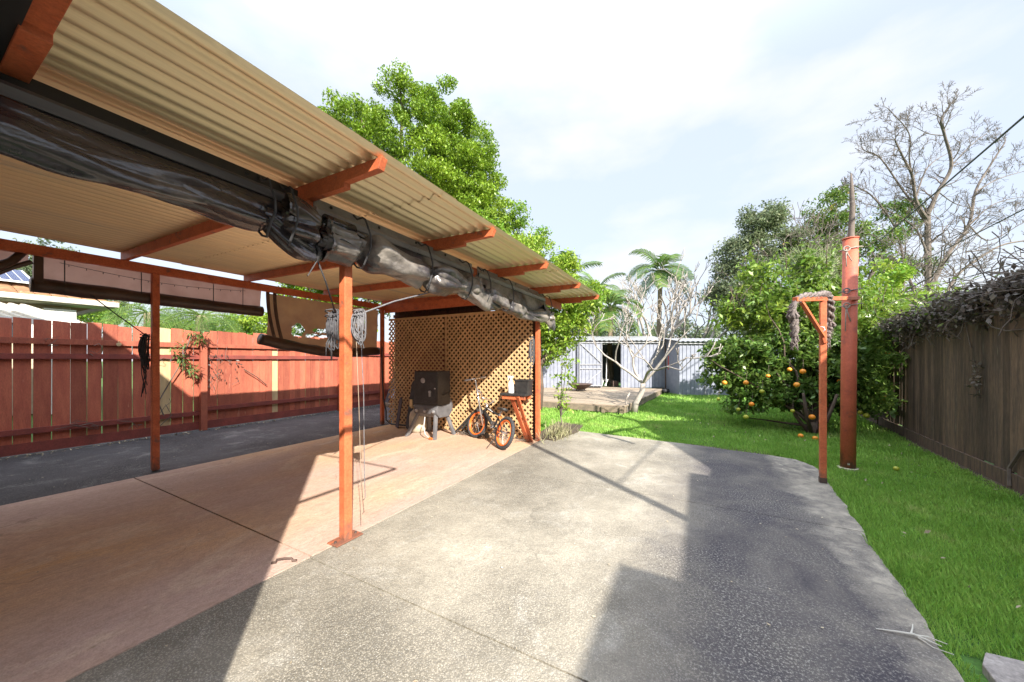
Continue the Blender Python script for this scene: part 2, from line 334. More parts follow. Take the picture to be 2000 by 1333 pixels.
# jitter the lawn edge so that it is not a clean curve
ed2 = []
for (a, b) in zip(edge[:-1], edge[1:]):
    for k in range(8):
        t_ = k/8; x = a[0]+(b[0]-a[0])*t_; y = a[1]+(b[1]-a[1])*t_
        j = .035*noise.noise(Vector((x*3, y*3, 5)))+.012*noise.noise(Vector((x*14, y*14, 1))); ed2.append((x+j, y+j*.6))
ed2.append(edge[-1])
yardpoly = [(-2.331, -6), (.9, -6)]+ed2
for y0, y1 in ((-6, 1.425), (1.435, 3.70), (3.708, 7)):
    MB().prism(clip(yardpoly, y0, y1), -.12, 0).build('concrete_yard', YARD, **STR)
m = MB(); m.bb((-2.34, -6, -.1), (.9, 6.3, -.012)); m.build('yard_joint_bed', JOINT, **STR)
for y0, y1 in ((-3, 1.433), (1.447, 5.42)):
    MB().bb((-5.66, y0, -.1), (-2.337, y1, .006)).build('carport_floor', TERRA, **STR)
MB().bb((-5.66, -3, -.1), (-2.337, 5.4, -.008)).build('floor_joint_bed', JOINT, **STR)
pp = [(-8.75, -3), (-5.668, -3), (-5.668, 5.42), (-5.0, 5.45), (-5.0, 8.0), (-8.75, 8.0)]
MB().prism(pp, -.1, -.002).build('side_path', PATHM, **STR)
MB().prism([(-2.55, 5.45), (-2.1, 5.42), (-1.98, 6.3), (-2.1, 7.0), (-2.7, 7.1)], -.04, .012).build('garden_bed_soil', SOIL, **STR)
# timber deck in front of the sheds
dk = MB(); x = -7.5
yy = 9.05
while yy < 14.9:
    x1 = -1.62+(yy-9.05)*.06+rnd.uniform(-.02, .02)
    dk.bb((-7.4, yy, .155), (x1, yy+.135, .185+rnd.uniform(0, .006))); yy += .141
DKE = empty('timber_deck', (-3, 9, 0), 'low weathered timber deck in front of the grey sheds', 'deck')
dk.build('deck_boards', WOODD, DKE)
m = MB(); m.bar((-7.4, 9.06, .08), (-1.66, 9.0, .08), .05, .14); m.build('front_joist', WOODS, DKE)
m = MB(); m.bar((-1.67, 9.05, .075), (-1.30, 14.8, .075), .05, .15); m.build('side_joist', WOODS, DKE)
for xx in (-3.35, -2.2, -1.75):
    m = MB(); m.bb((xx, 8.93, -.03), (xx+.07, 8.985, .16)); m.build('deck_stump', WOODS, DKE)

# ------------------------------------------------------------------ carport
CP = empty('carport', (-2.33, 1.7, 0), 'red-framed open carport with corrugated roof over terracotta floor', 'carport')
def rz(x): return 2.425+.018*(-1.65-x)
def corr(x0, x1, y0, y1, zf, name, mtl, parent, pitch=.098, amp=.016, axis='x', ny=2, dz=0):
    n_ = int((x1-x0)/pitch*8); xs = [x0+(x1-x0)*i/n_ for i in range(n_+1)]
    vs = []; fs = []
    for j in range(ny+1):
        for i, xx in enumerate(xs):
            y_ = y0+(y1-y0)*j/ny
            vs.append((xx, y_, zf(xx, y_)+amp*math.cos(2*PI*(xx-x0)/pitch)+dz))
    k = len(xs)
    for j in range(ny):
        for i in range(k-1): fs.append((j*k+i, j*k+i+1, (j+1)*k+i+1, (j+1)*k+i))
    mb = MB(); mb.add(vs, fs); return mb.build(name, mtl, parent, smooth=True)
zf = lambda x, y: rz(x)+.105
corr(-6.0, -1.60, -2.2, 2.1, zf, 'roof_sheet', ROOFM, CP, dz=.010, ny=4)
corr(-6.0, -1.60, 1.95, 4.45, zf, 'roof_sheet', ROOFM, CP, dz=.004, ny=4)
corr(-6.0, -1.60, 4.3, 6.38, zf, 'roof_sheet', ROOFM, CP, dz=-.002, ny=4)
RY = (-1.05, .265, 1.42, 2.66, 3.9, 5.2, 6.33)
for i, y in enumerate(RY):
    m = MB()
    w_ = .07 if i == 1 else .045
    prof = [(-5.93, rz(-5.93)), (-1.93, rz(-1.93)-.012), (-1.93, rz(-1.93)+.022), (-1.63, rz(-1.63)+.03), (-1.60, rz(-1.6)+.094), (-5.93, rz(-5.93)+.092)]
    m.extr([(a, y-w_/2, b) for a, b in prof], (0, w_, 0)); m.build('rafter', RED, CP, bev=.003)
m = MB(); m.bb((-2.26, -.3, 2.43), (-1.62, .236, 2.515)); m.build('dark_eave_box', RAILD, CP)
m = MB(); m.bb((-5.86, -2.2, 2.392), (-5.80, 6.3, 2.496)); m.build('back_beam', RED, CP, bev=.003)
m = MB(); m.bb((-2.365, -2.2, 2.31), (-2.315, 6.3, 2.428)); m.build('front_beam', RED, CP, bev=.003)
m = MB(); m.bb((-5.79, 5.13, 2.325), (-2.37, 5.17, 2.49)); m.build('end_beam', RED, CP, bev=.003)
def post(x, y, z1, pl):
    m = MB(); m.bb((x-.033, y-.033, .01), (x+.033, y+.033, z1)); p = m.build('post', RED, CP, bev=.005)
    if pl:
        m = MB(); m.bb((x-.06, y-.11, .006), (x+.055, y+.11, .016)); q = m.build('base_plate', RED, p, bev=.002)
        for s in (-1, 1): m = MB(); m.lathe((x+.0, y+s*.085, .016), [(0, .012), (.009, .012), (.011, 0)], 6); m.build('bolt', RUST, p)
post(-2.33, 1.7, 2.31, 1); post(-2.35, 5.27, 2.31, 0); post(-5.82, 1.66, 2.39, 0); post(-5.80, 5.08, 2.39, 0)
post(-2.33, -1.9, 2.31, 1); post(-5.82, -1.9, 2.39, 0)
# ------------------------------------------------------------------ lattice screen and dark wall behind it
def lattice(x0, x1, y, z0, z1, parent, ang, yoff):
    m = MB(); wd = .030; pitch = .072; dx, dz = math.cos(ang), math.sin(ang); nx, nz = -dz, dx
    # range of offsets
    cs = [(a*nx+b*nz) for a in (x0, x1) for b in (z0, z1)]; o = min(cs)+pitch/2
    while o < max(cs):
        ts = []
        # intersect line n.p=o with rectangle
        for a in (x0, x1):
            if abs(dx) > 1e-6:
                t_ = (a-o*nx)/dx; zz = o*nz+t_*dz
                if z0 <= zz <= z1: ts.append(t_)
        for b in (z0, z1):
            t_ = (b-o*nz)/dz; xx = o*nx+t_*dx
            if x0 <= xx <= x1: ts.append(t_)
        if len(ts) >= 2 and max(ts)-min(ts) > .04:
            a, b = min(ts), max(ts)
            m.bar((o*nx+a*dx, y+yoff, o*nz+a*dz), (o*nx+b*dx, y+yoff, o*nz+b*dz), wd, .008, up=(0, 1, 0))
        o += pitch
    return m
LA = empty('lattice_screen', (-4.1, 5.22, 0), 'brown diamond timber lattice screen closing the far end of the carport', 'lattice')
for (a, b) in ((-5.74, -4.27), (-4.22, -2.42)):
    m1 = lattice(a, b, 5.20, .03, 2.17, LA, R(45), 0); m2 = lattice(a, b, 5.20, .03, 2.17, LA, R(-45), .0095)
    m1.add(m2.v, m2.f); m1.build('lattice_panel', LATT, LA)
m = MB(); m.bb((-5.74, 5.19, 2.165), (-2.42, 5.225, 2.205)); m.build('top_rail', LATT, LA, bev=.003)
m = MB(); m.bb((-4.27, 5.222, .03), (-4.22, 5.25, 2.165)); m.build('middle_batten', LATT, LA, bev=.003)
BW = empty('timber_wall', (-4.1, 5.5, 0), 'dark brown board wall standing behind the lattice screen', 'wall')
m = MB(); x = -5.74
while x < -2.5:
    wdt = rnd.uniform(.13, .19)
    if not (-3.42 < x < -3.25): m.bb((x, 5.36+rnd.uniform(0, .01), 0), (min(x+wdt-.006, -2.42), 5.38, 2.44))
    else: m.bb((x, 5.36, 0), (x+wdt-.006, 5.38, 2.22))
    x += wdt
m.build('wall_boards', OLDWALL, BW)
m = MB(); m.bb((-5.74, 5.32, 2.24), (-2.42, 5.357, 2.30)); m.bb((-5.74, 5.32, 1.1), (-2.42, 5.357, 1.17)); m.build('rail', OLDWALL, BW)
m = MB(); m.bb((-5.2, 5.30, .5), (-4.3, 5.318, 1.75)); o = m.build('red_cloth', mat('maroon_cloth', (.20, .05, .06), (.12, .03, .04), rough=.9), BW)

# ------------------------------------------------------------------ front roll-up blinds
def nz3(a, b, c): return noise.noise(Vector((a, b, c)))
def rollsheet(y0, y1, x, zt, zb, r, turns, side=1, seed=0, ties=(), nu=150, nv=64, sheet_pts=18, wrinkle=1.0, pinch=.55):
    "a blind: flat sheet hanging from zt, then rolled up spirally into a sagging bundle"
    vs = []; fs = []
    for i in range(nu+1):
        u = i/nu; y = y0+(y1-y0)*u
        rr = r(u) if callable(r) else r; zc = (zb(u) if callable(zb) else zb)+rr
        for t_ in ties: rr *= 1-pinch*math.exp(-((y-t_)/.045)**2)
        rr *= 1+.22*nz3(y*2.5, seed, 0)*wrinkle
        xc = x+side*rr*.75
        for j in range(nv+1):
            if j <= sheet_pts:
                s = j/sheet_pts; z = zt+(zc-zt)*s
                px_ = x+side*(.006+.035*s*(1+1.0*nz3(y*2.2, z*3, seed+3)) + .014*nz3(y*9+z*6, z*5-y*3, seed)*wrinkle*s)
                px_ = px_*(1-s**4)+(xc-side*rr)*s**4
                vs.append((px_, y, z))
            else:
                s = (j-sheet_pts)/(nv-sheet_pts); a = PI+s*turns*2*PI
                k = rr*(1-(.5 if turns > 1.1 else .12)*s)*(1+.36*nz3(y*1.5+a*.35, a*1.3, seed+9)*wrinkle+.30*nz3(y*2.8-a*.6, a*1.4, seed+4)*wrinkle+.06*nz3(y*8+a*3, a*2, seed+6)*wrinkle)
                if abs(y-y0) < .02 or abs(y-y1) < .02: k *= 1.12
                vs.append((xc+side*math.cos(a)*k, y, zc+math.sin(a)*k*1.05))
    n_ = nv+1
    for i in range(nu):
        for j in range(nv): fs.append((i*n_+j, i*n_+j+1, (i+1)*n_+j+1, (i+1)*n_+j))
    m = MB(); m.add(vs, fs); return m
def swag(y0, y1, x, z0, z1, sag, r0, seed, nu=90, nk=44, bulge=0, pin=.35):
    "loose fold of sheet: a flattened sagging tube with creases"
    vs = []; fs = []
    for i in range(nu+1):
        u = i/nu; y = y0+(y1-y0)*u
        zc = z0+(z1-z0)*u-sag*4*u*(1-u)+.018*nz3(y*3, seed, 2)
        en = pin+(1-pin)*math.sin(PI*min(1, max(0, u)))**.6
        for k in range(nk):
            a = 2*PI*k/nk
            q = r0*en*(1+.5*nz3(y*2.0, math.cos(a)*1.2+seed, math.sin(a)*1.2)+.40*nz3(y*4+math.sin(a)*2, math.cos(a)*1.5, math.sin(a)*1.5+seed)+.05*nz3(y*7, math.cos(a)*3, math.sin(a)*3+seed))
            vs.append((x+bulge*math.sin(PI*u)+math.cos(a)*q*.62, y, zc+math.sin(a)*q))
    for i in range(nu):
        for k in range(nk): k2 = (k+1) % nk; fs.append((i*nk+k, i*nk+k2, (i+1)*nk+k2, (i+1)*nk+k))
    m = MB(); m.add(vs, fs); return m
def rail_(p, y0, y1, dark, z0=2.335, z1=2.405):
    m = MB(); m.bb((-2.314, y0, 2.395), (-2.300, y1, 2.452)); m.build('flashing_strip', dark, p)
    m = MB(); m.extr([(-2.313, y0, z1-.01), (-2.285, y0, z1-.012), (-2.272, y0, z1-.03), (-2.282, y0, z0), (-2.313, y0, z0)], (0, y1-y0, 0)); m.build('track', RAILM if dark is RAILD else RAILL, p)
    y = y0+.12
    while y < y1: m = MB(); m.lathe((-2.299, y, 2.428), [(.012, 0), (.012, .004), (.008, .007), (0, .008)], 8, axis=(1, 0, 0)); m.build('rivet', RAILD, p); y += .42
BG = 'rolled blinds along the front of the carport'
B1 = empty('rolled_blind', (-2.29, .4, 2.4), 'glossy black rolled vinyl blind with long sagging folds, nearest the camera', 'blind', BG)
rail_(B1, -1.6, 1.33, RAILD)
rollsheet(-1.6, 1.36, -2.30, 2.34, lambda u: 2.115+.02*math.sin(u*5), .085, 1.0, 1, 3, ties=(1.15, -.3), nu=170).build('vinyl_roll', VINYL, B1, smooth=True)
swag(-1.2, 1.2, -2.225, 2.225, 2.19, .045, .075, 11, bulge=.05).build('sagging_fold', VINYL, B1, smooth=True)
swag(-1.4, 1.25, -2.26, 2.30, 2.22, .03, .045, 23, bulge=.03).build('sagging_fold', VINYLC, B1, smooth=True)
swag(1.08, 1.45, -2.25, 2.19, 2.08, .03, .085, 35, nu=40, pin=.6).build('bunched_end', VINYL, B1, smooth=True)
swag(1.2, 1.40, -2.20, 2.29, 2.24, 0, .075, 36, nu=30, pin=.8).build('bunched_end', VINYLC, B1, smooth=True)
def strap(p, y, z0, z1, x, rr, n=14, mt=ROPED, w_=.007):
    pts = [(-2.295, y, z0)]
    for k in range(n+1):
        a = PI*.6-k/n*PI*1.9; pts.append((x+math.cos(a)*rr, y+.01*math.sin(k*1.7), (z0+z1)/2-.03+math.sin(a)*(z0-z1)/2))
    m = MB(); m.tube(pts, w_, 6); return m.build('tie_strap', mt, p)
strap(B1, 1.10, 2.44, 2.10, -2.23, .10); strap(B1, 1.22, 2.44, 2.08, -2.22, .10)
m = MB()
for k in range(9):   # knot and hanging strap tail under the bunched end
    a = k*1.3; m.tube([(-2.25+.02*math.cos(a), 1.40+.02*math.sin(a), 2.13), (-2.23+.03*math.cos(a), 1.41+.025*math.sin(a), 2.06), (-2.24, 1.42, 2.00)], .009, 6)
m.bar((-2.24, 1.42, 2.01), (-2.26, 1.37, 1.90), .028, .006); m.build('strap_knot', ROPED, B1)
B2 = empty('rolled_blind', (-2.29, 2.4, 2.4), 'dusty grey rolled vinyl blind tied up above the front post, spiral end showing', 'blind', BG)
rail_(B2, 1.44, 3.30, RAILL)
rollsheet(1.46, 3.30, -2.30, 2.34, lambda u: 2.065-.06*math.sin(u*PI), lambda u: .115-.015*u+.02*math.sin(u*PI), 2.3, 1, 17, ties=(1.74, 2.42, 3.05), nu=190, nv=90, wrinkle=1.45).build('vinyl_roll', VINYLD, B2, smooth=True)
swag(1.62, 3.25, -2.22, 2.23, 2.14, .055, .06, 41, bulge=.03).build('sagging_fold', VINYLD, B2, smooth=True)
swag(1.7, 3.2, -2.24, 2.30, 2.20, .05, .035, 47).build('sagging_fold', VINYLC, B2, smooth=True)
for k, (yy, zz, rr) in enumerate(((1.42, 2.15, .055), (1.44, 2.16, .085), (1.45, 2.27, .06), (1.40, 2.13, .035))):   # coiled open ends
    m = MB(); vs = []; fs = []
    for i in range(2):
        for j in range(41): a = j/40*2*PI*1.6; q = rr*(1-.25*j/40); vs.append((-2.21+math.cos(a)*q*.8, yy+i*.22, zz+math.sin(a)*q))
    for j in range(40): fs.append((j, j+1, 41+j+1, 41+j))
    m.add(vs, fs); o = m.build('coiled_end', VINYL, B2, smooth=True); s_ = o.modifiers.new('t', 'SOLIDIFY'); s_.thickness = .004
strap(B2, 2.42, 2.44, 2.0, -2.22, .10); strap(B2, 1.74, 2.44, 2.06, -2.22, .11); strap(B2, 3.05, 2.44, 2.03, -2.22, .10)
B3 = empty('rolled_blind', (-2.29, 4.5, 2.4), 'pale grey rolled blind with crumpled end, farthest along the carport front', 'blind', BG)
rail_(B3, 3.42, 5.42, RAILL)
rollsheet(3.36, 5.45, -2.30, 2.34, lambda u: 2.04-.07*math.sin(min(1, u*1.1)*PI)-.06*u, lambda u: .095+.02*math.sin(u*7), 1.6, 1, 29, ties=(3.45, 3.95, 4.6, 5.3), nu=190, wrinkle=1.4).build('vinyl_roll', VINYLD, B3, smooth=True)
swag(2.95, 3.8, -2.22, 2.14, 2.08, .03, .125, 53, nu=50, pin=.6).build('bunched_fold', VINYLD, B3, smooth=True)
swag(3.7, 5.35, -2.235, 2.16, 2.02, .06, .075, 59).build('sagging_fold', VINYLD, B3, smooth=True)
swag(5.22, 5.68, -2.24, 2.14, 1.96, .0, .11, 61, nu=30, pin=.7).build('bunched_end', VINYLD, B3, smooth=True)
for yy in (3.42, 3.98, 5.32): strap(B3, yy, 2.44, 2.02, -2.22, .10)
m = MB(); m.tube([(-2.22, 5.36, 2.2), (-2.2, 5.42, 1.95), (-2.21, 5.41, 1.8)], .006, 5); m.build('loose_cord', ROPED, B3)

# back blinds hanging outside the rear beam
BGB = 'brown blinds hanging along the rear beam'
def hangsheet(y0, y1, x, zt, zb, holes=(), nu=120, nv=40, seed=0):
    vs = []; fs = []
    for i in range(nu+1):
        y = y0+(y1-y0)*i/nu
        for j in range(nv+1):
            s = j/nv; b = zb(y) if callable(zb) else zb
            z = zt+(b-zt)*s
            vs.append((x-.03*s+.02*nz3(y*2.5+z*2, z*2.5-y, seed)+.008*nz3(y*9, z*7, seed), y, z))
    for i in range(nu):
        for j in range(nv):
            y = y0+(y1-y0)*(i+.5)/nu; b = zb(y) if callable(zb) else zb; z = zt+(b-zt)*(j+.5)/nv
            if any(((y-h[0])/h[2]*math.cos(h[4])+(z-h[1])/h[3]*math.sin(h[4]))**2+(-(y-h[0])/h[2]*math.sin(h[4])+(z-h[1])/h[3]*math.cos(h[4]))**2 < 1+.5*nz3(y*12, z*12, 4) for h in holes): continue
            n_ = nv+1; fs.append((i*n_+j, i*n_+j+1, (i+1)*n_+j+1, (i+1)*n_+j))
    m = MB(); m.add(vs, fs); return m
def backroll(y0, y1, x, zb, r, seed):
    pts = []; rad = []
    n_ = 40
    for i in range(n_+1):
        y = y0+(y1-y0)*i/n_; pts.append((x, y, (zb(y) if callable(zb) else zb)+.01*nz3(y*4, seed, 0))); rad.append(r*(1+.18*nz3(y*3, seed, 5)))
    m = MB(); m.tube(pts, rad, 14); return m
K1 = empty('hanging_blind', (-5.9, 1.8, 2.4), 'pinkish brown blind half rolled under the rear beam behind the left post', 'blind', BGB)
zb1 = lambda y: 2.15-.01*(y-.8)
hangsheet(.80, 2.86, -5.90, 2.40, zb1, seed=2).build('blind_sheet', BROWNV, K1, smooth=True)
backroll(.78, 2.88, -5.93, lambda y: zb1(y)-.04, .075, 4).build('rolled_hem', BROWNR, K1, smooth=True)
for yy in (.98, 1.55, 2.25, 2.6): m = MB(); m.bb((-5.872, yy, 2.05), (-5.868, yy+.008, 2.4)); m.build('seam_cord', ROPED, K1)
m = MB(); m.bb((-5.925, .79, 2.10), (-5.86, .85, 2.40)); m.build('edge_webbing', BROWNR, K1)
# fairy light string
m = MB(); pts = [(-5.86, .95+i*.06, 2.36-.0*i-.10*math.sin(i/28*PI)*.6) for i in range(29)]; m.tube(pts, .0025, 4)
for i in range(1, 28, 2): m.bar(pts[i], (pts[i][0], pts[i][1], pts[i][2]-.022), .005, .005)
FL = m.build('string_lights', BLACKP); tagp(FL, 'thin unlit string of fairy lights looped under the rear beam', 'string lights')
K2 = empty('hanging_blind', (-5.9, 4, 2.4), 'torn tan blind with ragged holes sagging low at the rear of the carport', 'blind', BGB)
zb2 = lambda y: 1.72-.10*math.sin((y-2.9)/2.15*PI)-.06*(y-2.9)
hangsheet(2.96, 5.05, -5.90, 2.38, zb2, holes=((3.42, 1.84, .10, .12, 0), (3.95, 1.86, .30, .045, .62), (3.75, 1.76, .2, .04, .1), (4.75, 2.1, .03, .05, 0)), seed=7).build('blind_sheet', TANV, K2, smooth=True)
backroll(2.85, 5.08, -5.92, lambda y: zb2(y)-.06, .085, 14).build('rolled_hem', BROWNR, K2, smooth=True)
for yy in (2.93, 3.03):
    m = MB(); pts = [(-5.86, yy+.12*(k/10)**2, 2.4-.78*k/10) for k in range(11)]
    for a, b in zip(pts[:-1], pts[1:]): m.bar(a, b, .05, .006, up=(1, 0, 0))
    m.build('edge_webbing', BROWNR, K2)
K3 = empty('hanging_blind', (-5.9, .3, 2.4), 'pinkish blind gathered in a curve at the far left end of the rear beam', 'blind', BGB)
zb3 = lambda y: 2.38-.9*max(0, (.76-y))**1.0-.05
hangsheet(-.6, .765, -5.90, 2.40, zb3, seed=9).build('blind_sheet', BROWNV, K3, smooth=True)
m = MB(); pts = [(-5.88, .78-.1*k, zb3(.78-.1*k)) for k in range(14)]; m.tube(pts, .022, 8); m.build('dark_hem', BROWNR, K3)
m = MB(); m.tube([(-5.84, .72, 2.4), (-5.83, .66, 2.3), (-5.82, .55, 2.2), (-5.82, .3, 2.12)], [.03, .035, .045, .05], 10); m.build('gathered_fold', BROWNR, K3, smooth=True)

# ------------------------------------------------------------------ ropes on the posts
def coil(name, c, side, label, mt, n=9, lr=.10, tail=.12, seed=1):
    rr = random.Random(seed); m = MB(); c = Vector(c)
    for k in range(n):
        ph = rr.uniform(-.4, .4); wd = rr.uniform(.018, .045); ln = lr*rr.uniform(.8, 1.25); off = Vector((rr.uniform(-.02, .02), rr.uniform(-.02, .02), rr.uniform(-.02, .01)))
        pts = [c+off+Vector((side[0]*wd*math.sin(a)+side[0]*.02, side[1]*wd*math.sin(a)+math.cos(a*2)*.012+ph*.03, -ln+ln*math.cos(a))) for a in [2*PI*i/18 for i in range(19)]]
        m.tube(pts, .0045, 6)
    for k in range(5):
        x0 = c+Vector((side[0]*.03, side[1]*.03, -.02)); m.tube([x0+Vector((rr.uniform(-.03, .03), rr.uniform(-.03, .03), -.1*j*tail/.12*rr.uniform(.8, 1.1))) for j in range(4)], .0045, 6)
    q = [c+Vector((.045*math.cos(a)+side[0]*.02, .045*math.sin(a)+side[1]*.02, -.07+.006*a)) for a in [i/16*4*PI for i in range(17)]]
    m.tube(q, .005, 6)
    return tagp(m.build(name, mt, smooth=True), label, 'rope')
tl = Vector((-.88, -.47, 0)); tr_ = Vector((.88, .47, 0))
coil('rope_coil', (-2.40, 1.655, 1.72), (-1, -.3), 'dark grey rope coil hung on left side of the front post', mat('slate_rope', (.05, .05, .06), (.10, .10, .11), scale=40, rough=.9), 11, .12, .14, 3)
coil('rope_coil', (-2.26, 1.74, 1.72), (1, .4), 'light grey rope coil hung on right side of the front post', ROPE, 11, .10, .10, 5)
coil('strap_bundle', (-5.88, 1.60, 1.66), (-1, -.3), 'black strap bundle hanging on the rear left post', ROPED, 16, .19, .30, 8)
coil('rope_coil', (-2.42, 5.22, 1.72), (-1, -.2), 'dark rope coil hung on the far end post', mat('charcoal_rope', (.09, .09, .1), (.15, .15, .16), scale=40, rough=.9), 12, .22, .25, 9)
def cord(pts, r_, mt, label, name='rope'):
    m = MB(); m.tube(pts, r_, 6); return tagp(m.build(name, mt, smooth=True), label, 'rope')
cord([(-2.24, 1.42, 2.02), (-2.30, 1.52, 1.90), (-2.38, 1.65, 1.70)], .006, ROPED, 'black cord running from the knotted near blind to the front post')
cord([(-2.25, 1.75, 1.69), (-2.26, 2.1, 1.84), (-2.24, 2.62, 2.02)], .007, ROPE, 'pale grey cord stretched from the front post up to the dusty blind')
cord([(-5.87, 1.10, 2.12), (-5.87, 1.36, 1.86), (-5.88, 1.6, 1.64)], .006, ROPED, 'dark cord running from the rear blind down to the rear left post')
cord([(-2.25, 1.76, 1.66), (-2.245, 1.79, 1.1), (-2.25, 1.80, .5), (-2.24, 1.80, .30), (-2.25, 1.79, .28)], .003, ROPE, 'thin pale rope hanging straight down beside the front post')
cord([(-2.26, 1.73, 1.66), (-2.26, 1.76, 1.0), (-2.25, 1.77, .45), (-2.24, 1.765, .17), (-2.235, 1.76, .15)], .0025, mat('tan_rope', (.35, .27, .2), rough=.9), 'thin brown rope ending just above the floor by the front post')

# ------------------------------------------------------------------ left fence
LF = empty('red_fence', (-8.4, 3, 0), 'long red-brown paling fence along the dark side path', 'fence')
FX = -8.4
def fx(y): return FX
m = MB(); mc = MB(); mc2 = MB(); y = -2.5
while y < 8.2:
    big = y < 2.9
    wd = (.165 if big else .125)*rnd.uniform(.94, 1.05); gp = (.012 if big else .007)*rnd.uniform(.4, 1.5)
    if not big and rnd.random() < .35: gp = .001
    zt = (1.93 if y < 1.9 else 1.90+.03*rnd.random())+rnd.uniform(-.02, .02)
    x_ = FX-.02+rnd.uniform(-.006, .006)
    tgt = mc if 2.33 < y < 2.5 else mc2 if 4.18 < y < 4.31 else m
    lean = rnd.uniform(-.006, .006)
    tgt.add([(x_+a, y+b+lean*c, d) for a in (-.008, .008) for (b, c, d) in ((0, 0, .05), (wd-gp, 0, .05), (wd-gp, 1, zt-.01+rnd.uniform(-.01, .01)), (0, 1, zt))], [(0, 1, 2, 3), (7, 6, 5, 4), (0, 4, 5, 1), (1, 5, 6, 2), (2, 6, 7, 3), (3, 7, 4, 0)])
    y += wd
m.build('red_palings', REDF, LF); mc.build('bare_paling', CREAMP, LF, label='unpainted pine paling'); mc2.build('bare_paling', CREAMP, LF, label='pale unpainted pine paling')
for (z, hh, y0, y1) in ((1.62, .085, -2.5, 3.0), (1.40, .08, -2.5, 3.0), (.335, .08, -2.5, 3.0), (1.62, .07, 3.08, 5.9), (1.40, .08, 3.08, 5.9), (.40, .08, 3.08, 5.9), (1.5, .08, 6, 8), (.4, .08, 6, 8)):
    n_ = max(1, int((y1-y0)/2.7)); mm = MB()
    mm.bb((FX-.005, y0, z-hh/2), (FX+.035, y1, z+hh/2)); mm.build('rail', REDRAIL if z < 1.6 else REDF, LF, bev=.003)
mm = MB(); mm.bb((FX-.01, -2.5, .02), (FX+.012, 8, .17)); mm.build('plinth_board', REDRAIL, LF)
for y in (-2.3, .3-.1, 3.05, 5.93, 7.9):
    if y == .2: continue
    mm = MB(); mm.bb((FX-.005, y-.05, 0), (FX+.09, y+.05, 1.74)); mm.build('post', REDF, LF, bev=.004)
# yellow tag hooked on the top rail
m = MB(); m.lathe((FX+.05, 1.95, 1.60), [(0, 0), (.03, .002), (.03, .008), (0, .01)], 14, axis=(1, 0, 0)); m.tube([(FX+.05, 1.95, 1.66), (FX+.05, 1.95, 1.62)], .004, 5)
tagp(m.build('hanging_tag', CREAMP), 'small yellow round tag hung on the red fence rail', 'tag')
# cross fence and leaning sheet at the end of the path
XF = empty('side_gate_fence', (-6.6, 7.7, 0), 'short raw timber paling fence across the end of the side path', 'fence')
m = MB(); x = -8.3
while x < -5.2: m.bb((x, 7.7, .02), (x+.125, 7.715, 1.6+rnd.uniform(-.02, .02))); x += .13
m.build('palings', mat('raw_timber', (.42, .28, .15), (.3, .19, .1), scale=6, stretch=(3, 3, .5), rough=.85, island=.2), XF)
m = MB(); m.bb((-8.3, 7.65, 1.3), (-5.2, 7.698, 1.38)); m.build('rail', REDRAIL, XF)
m = MB(); m.extr([(-8.0, 7.2, .22), (-6.6, 7.2, .22), (-6.6, 7.62, 1.36), (-7.9, 7.62, 1.36)], (0, .02, 0))
tagp(m.build('leaning_sheet', SHEETB), 'scuffed blue grey sheet leaning at the end of the side path', 'sheet')
m = MB(); m.extr([(-8.03, 7.12, .12), (-7.90, 7.12, .12), (-7.78, 7.55, 1.4), (-7.92, 7.55, 1.4)], (0, .02, 0))
tagp(m.build('leaning_board', BOARD), 'narrow dark board leaning beside the blue grey sheet', 'board')
m = MB(); m.bb((-8.1, 7.05, 0), (-6.3, 7.25, .10)); tagp(m.build('timber_sleeper', WOODS, bev=.01), 'old timber sleeper lying under the blue grey sheet', 'sleeper')

# ------------------------------------------------------------------ right fence
RFE = empty('brown_fence', (3.1, 7, 0), 'weathered dark brown paling fence on the right of the lawn', 'fence')
a0 = Vector((2.55, 1.6, 0)); 
def rfp(y):
    return (2.94+(y-5.63)*.078) if y < 7.0 else 3.047+(y-7)*.105
m = MB(); y = 1.9
while y < 14:
    wd = rnd.uniform(.095, .15); zt = (2.09-.045*(y-5.6) if y > 5.6 else 2.09)+rnd.uniform(-.025, .025)
    zt = max(zt, 1.75); gp = .004 if not (8.4 < y < 9.6) else .035
    z0 = .1 if rnd.random() < .8 else .16
    x_ = rfp(y)+rnd.uniform(-.006, .006)
    if 9.0 < y < 9.6 and rnd.random() < .0: y += wd; continue
    m.add([(x_+a, y+b, d) for a in (-.009, .009) for (b, d) in ((0, z0), (wd-gp, z0), (wd-gp, zt-.01), (0, zt))], [(0, 1, 2, 3), (7, 6, 5, 4), (0, 4, 5, 1), (1, 5, 6, 2), (2, 6, 7, 3), (3, 7, 4, 0)])
    y += wd
m.build('palings', DARKF, RFE)
for z in (.4, 1.6):
    m = MB(); m.bar((rfp(2)+.035, 2, z), (rfp(7)+.035, 7, z), .04, .08); m.bar((rfp(7)+.035, 7, z), (rfp(14)+.035, 14, z), .04, .08); m.build('rail', DARKF, RFE)
m = MB(); m.bar((rfp(2), 2, 2.10), (rfp(7.0), 7.0, 2.05), .06, .03); m.bar((rfp(7.0), 7.0, 2.05), (rfp(10), 10, 1.91), .06, .03); m.build('capping', DARKF, RFE)
for y in (2.6, 5.2, 7.8, 10.4, 13):
    m = MB(); m.bb((rfp(y)+.06, y, 0), (rfp(y)+.15, y+.1, 1.9)); m.build('post', DARKF, RFE)
m = MB(); m.bar((rfp(2)-.03, 2, .07), (rfp(7)-.03, 7, .07), .03, .16); m.bar((rfp(7)-.03, 7, .07), (rfp(14)-.03, 14, .07), .03, .16); m.build('plinth_board', DARKF, RFE)

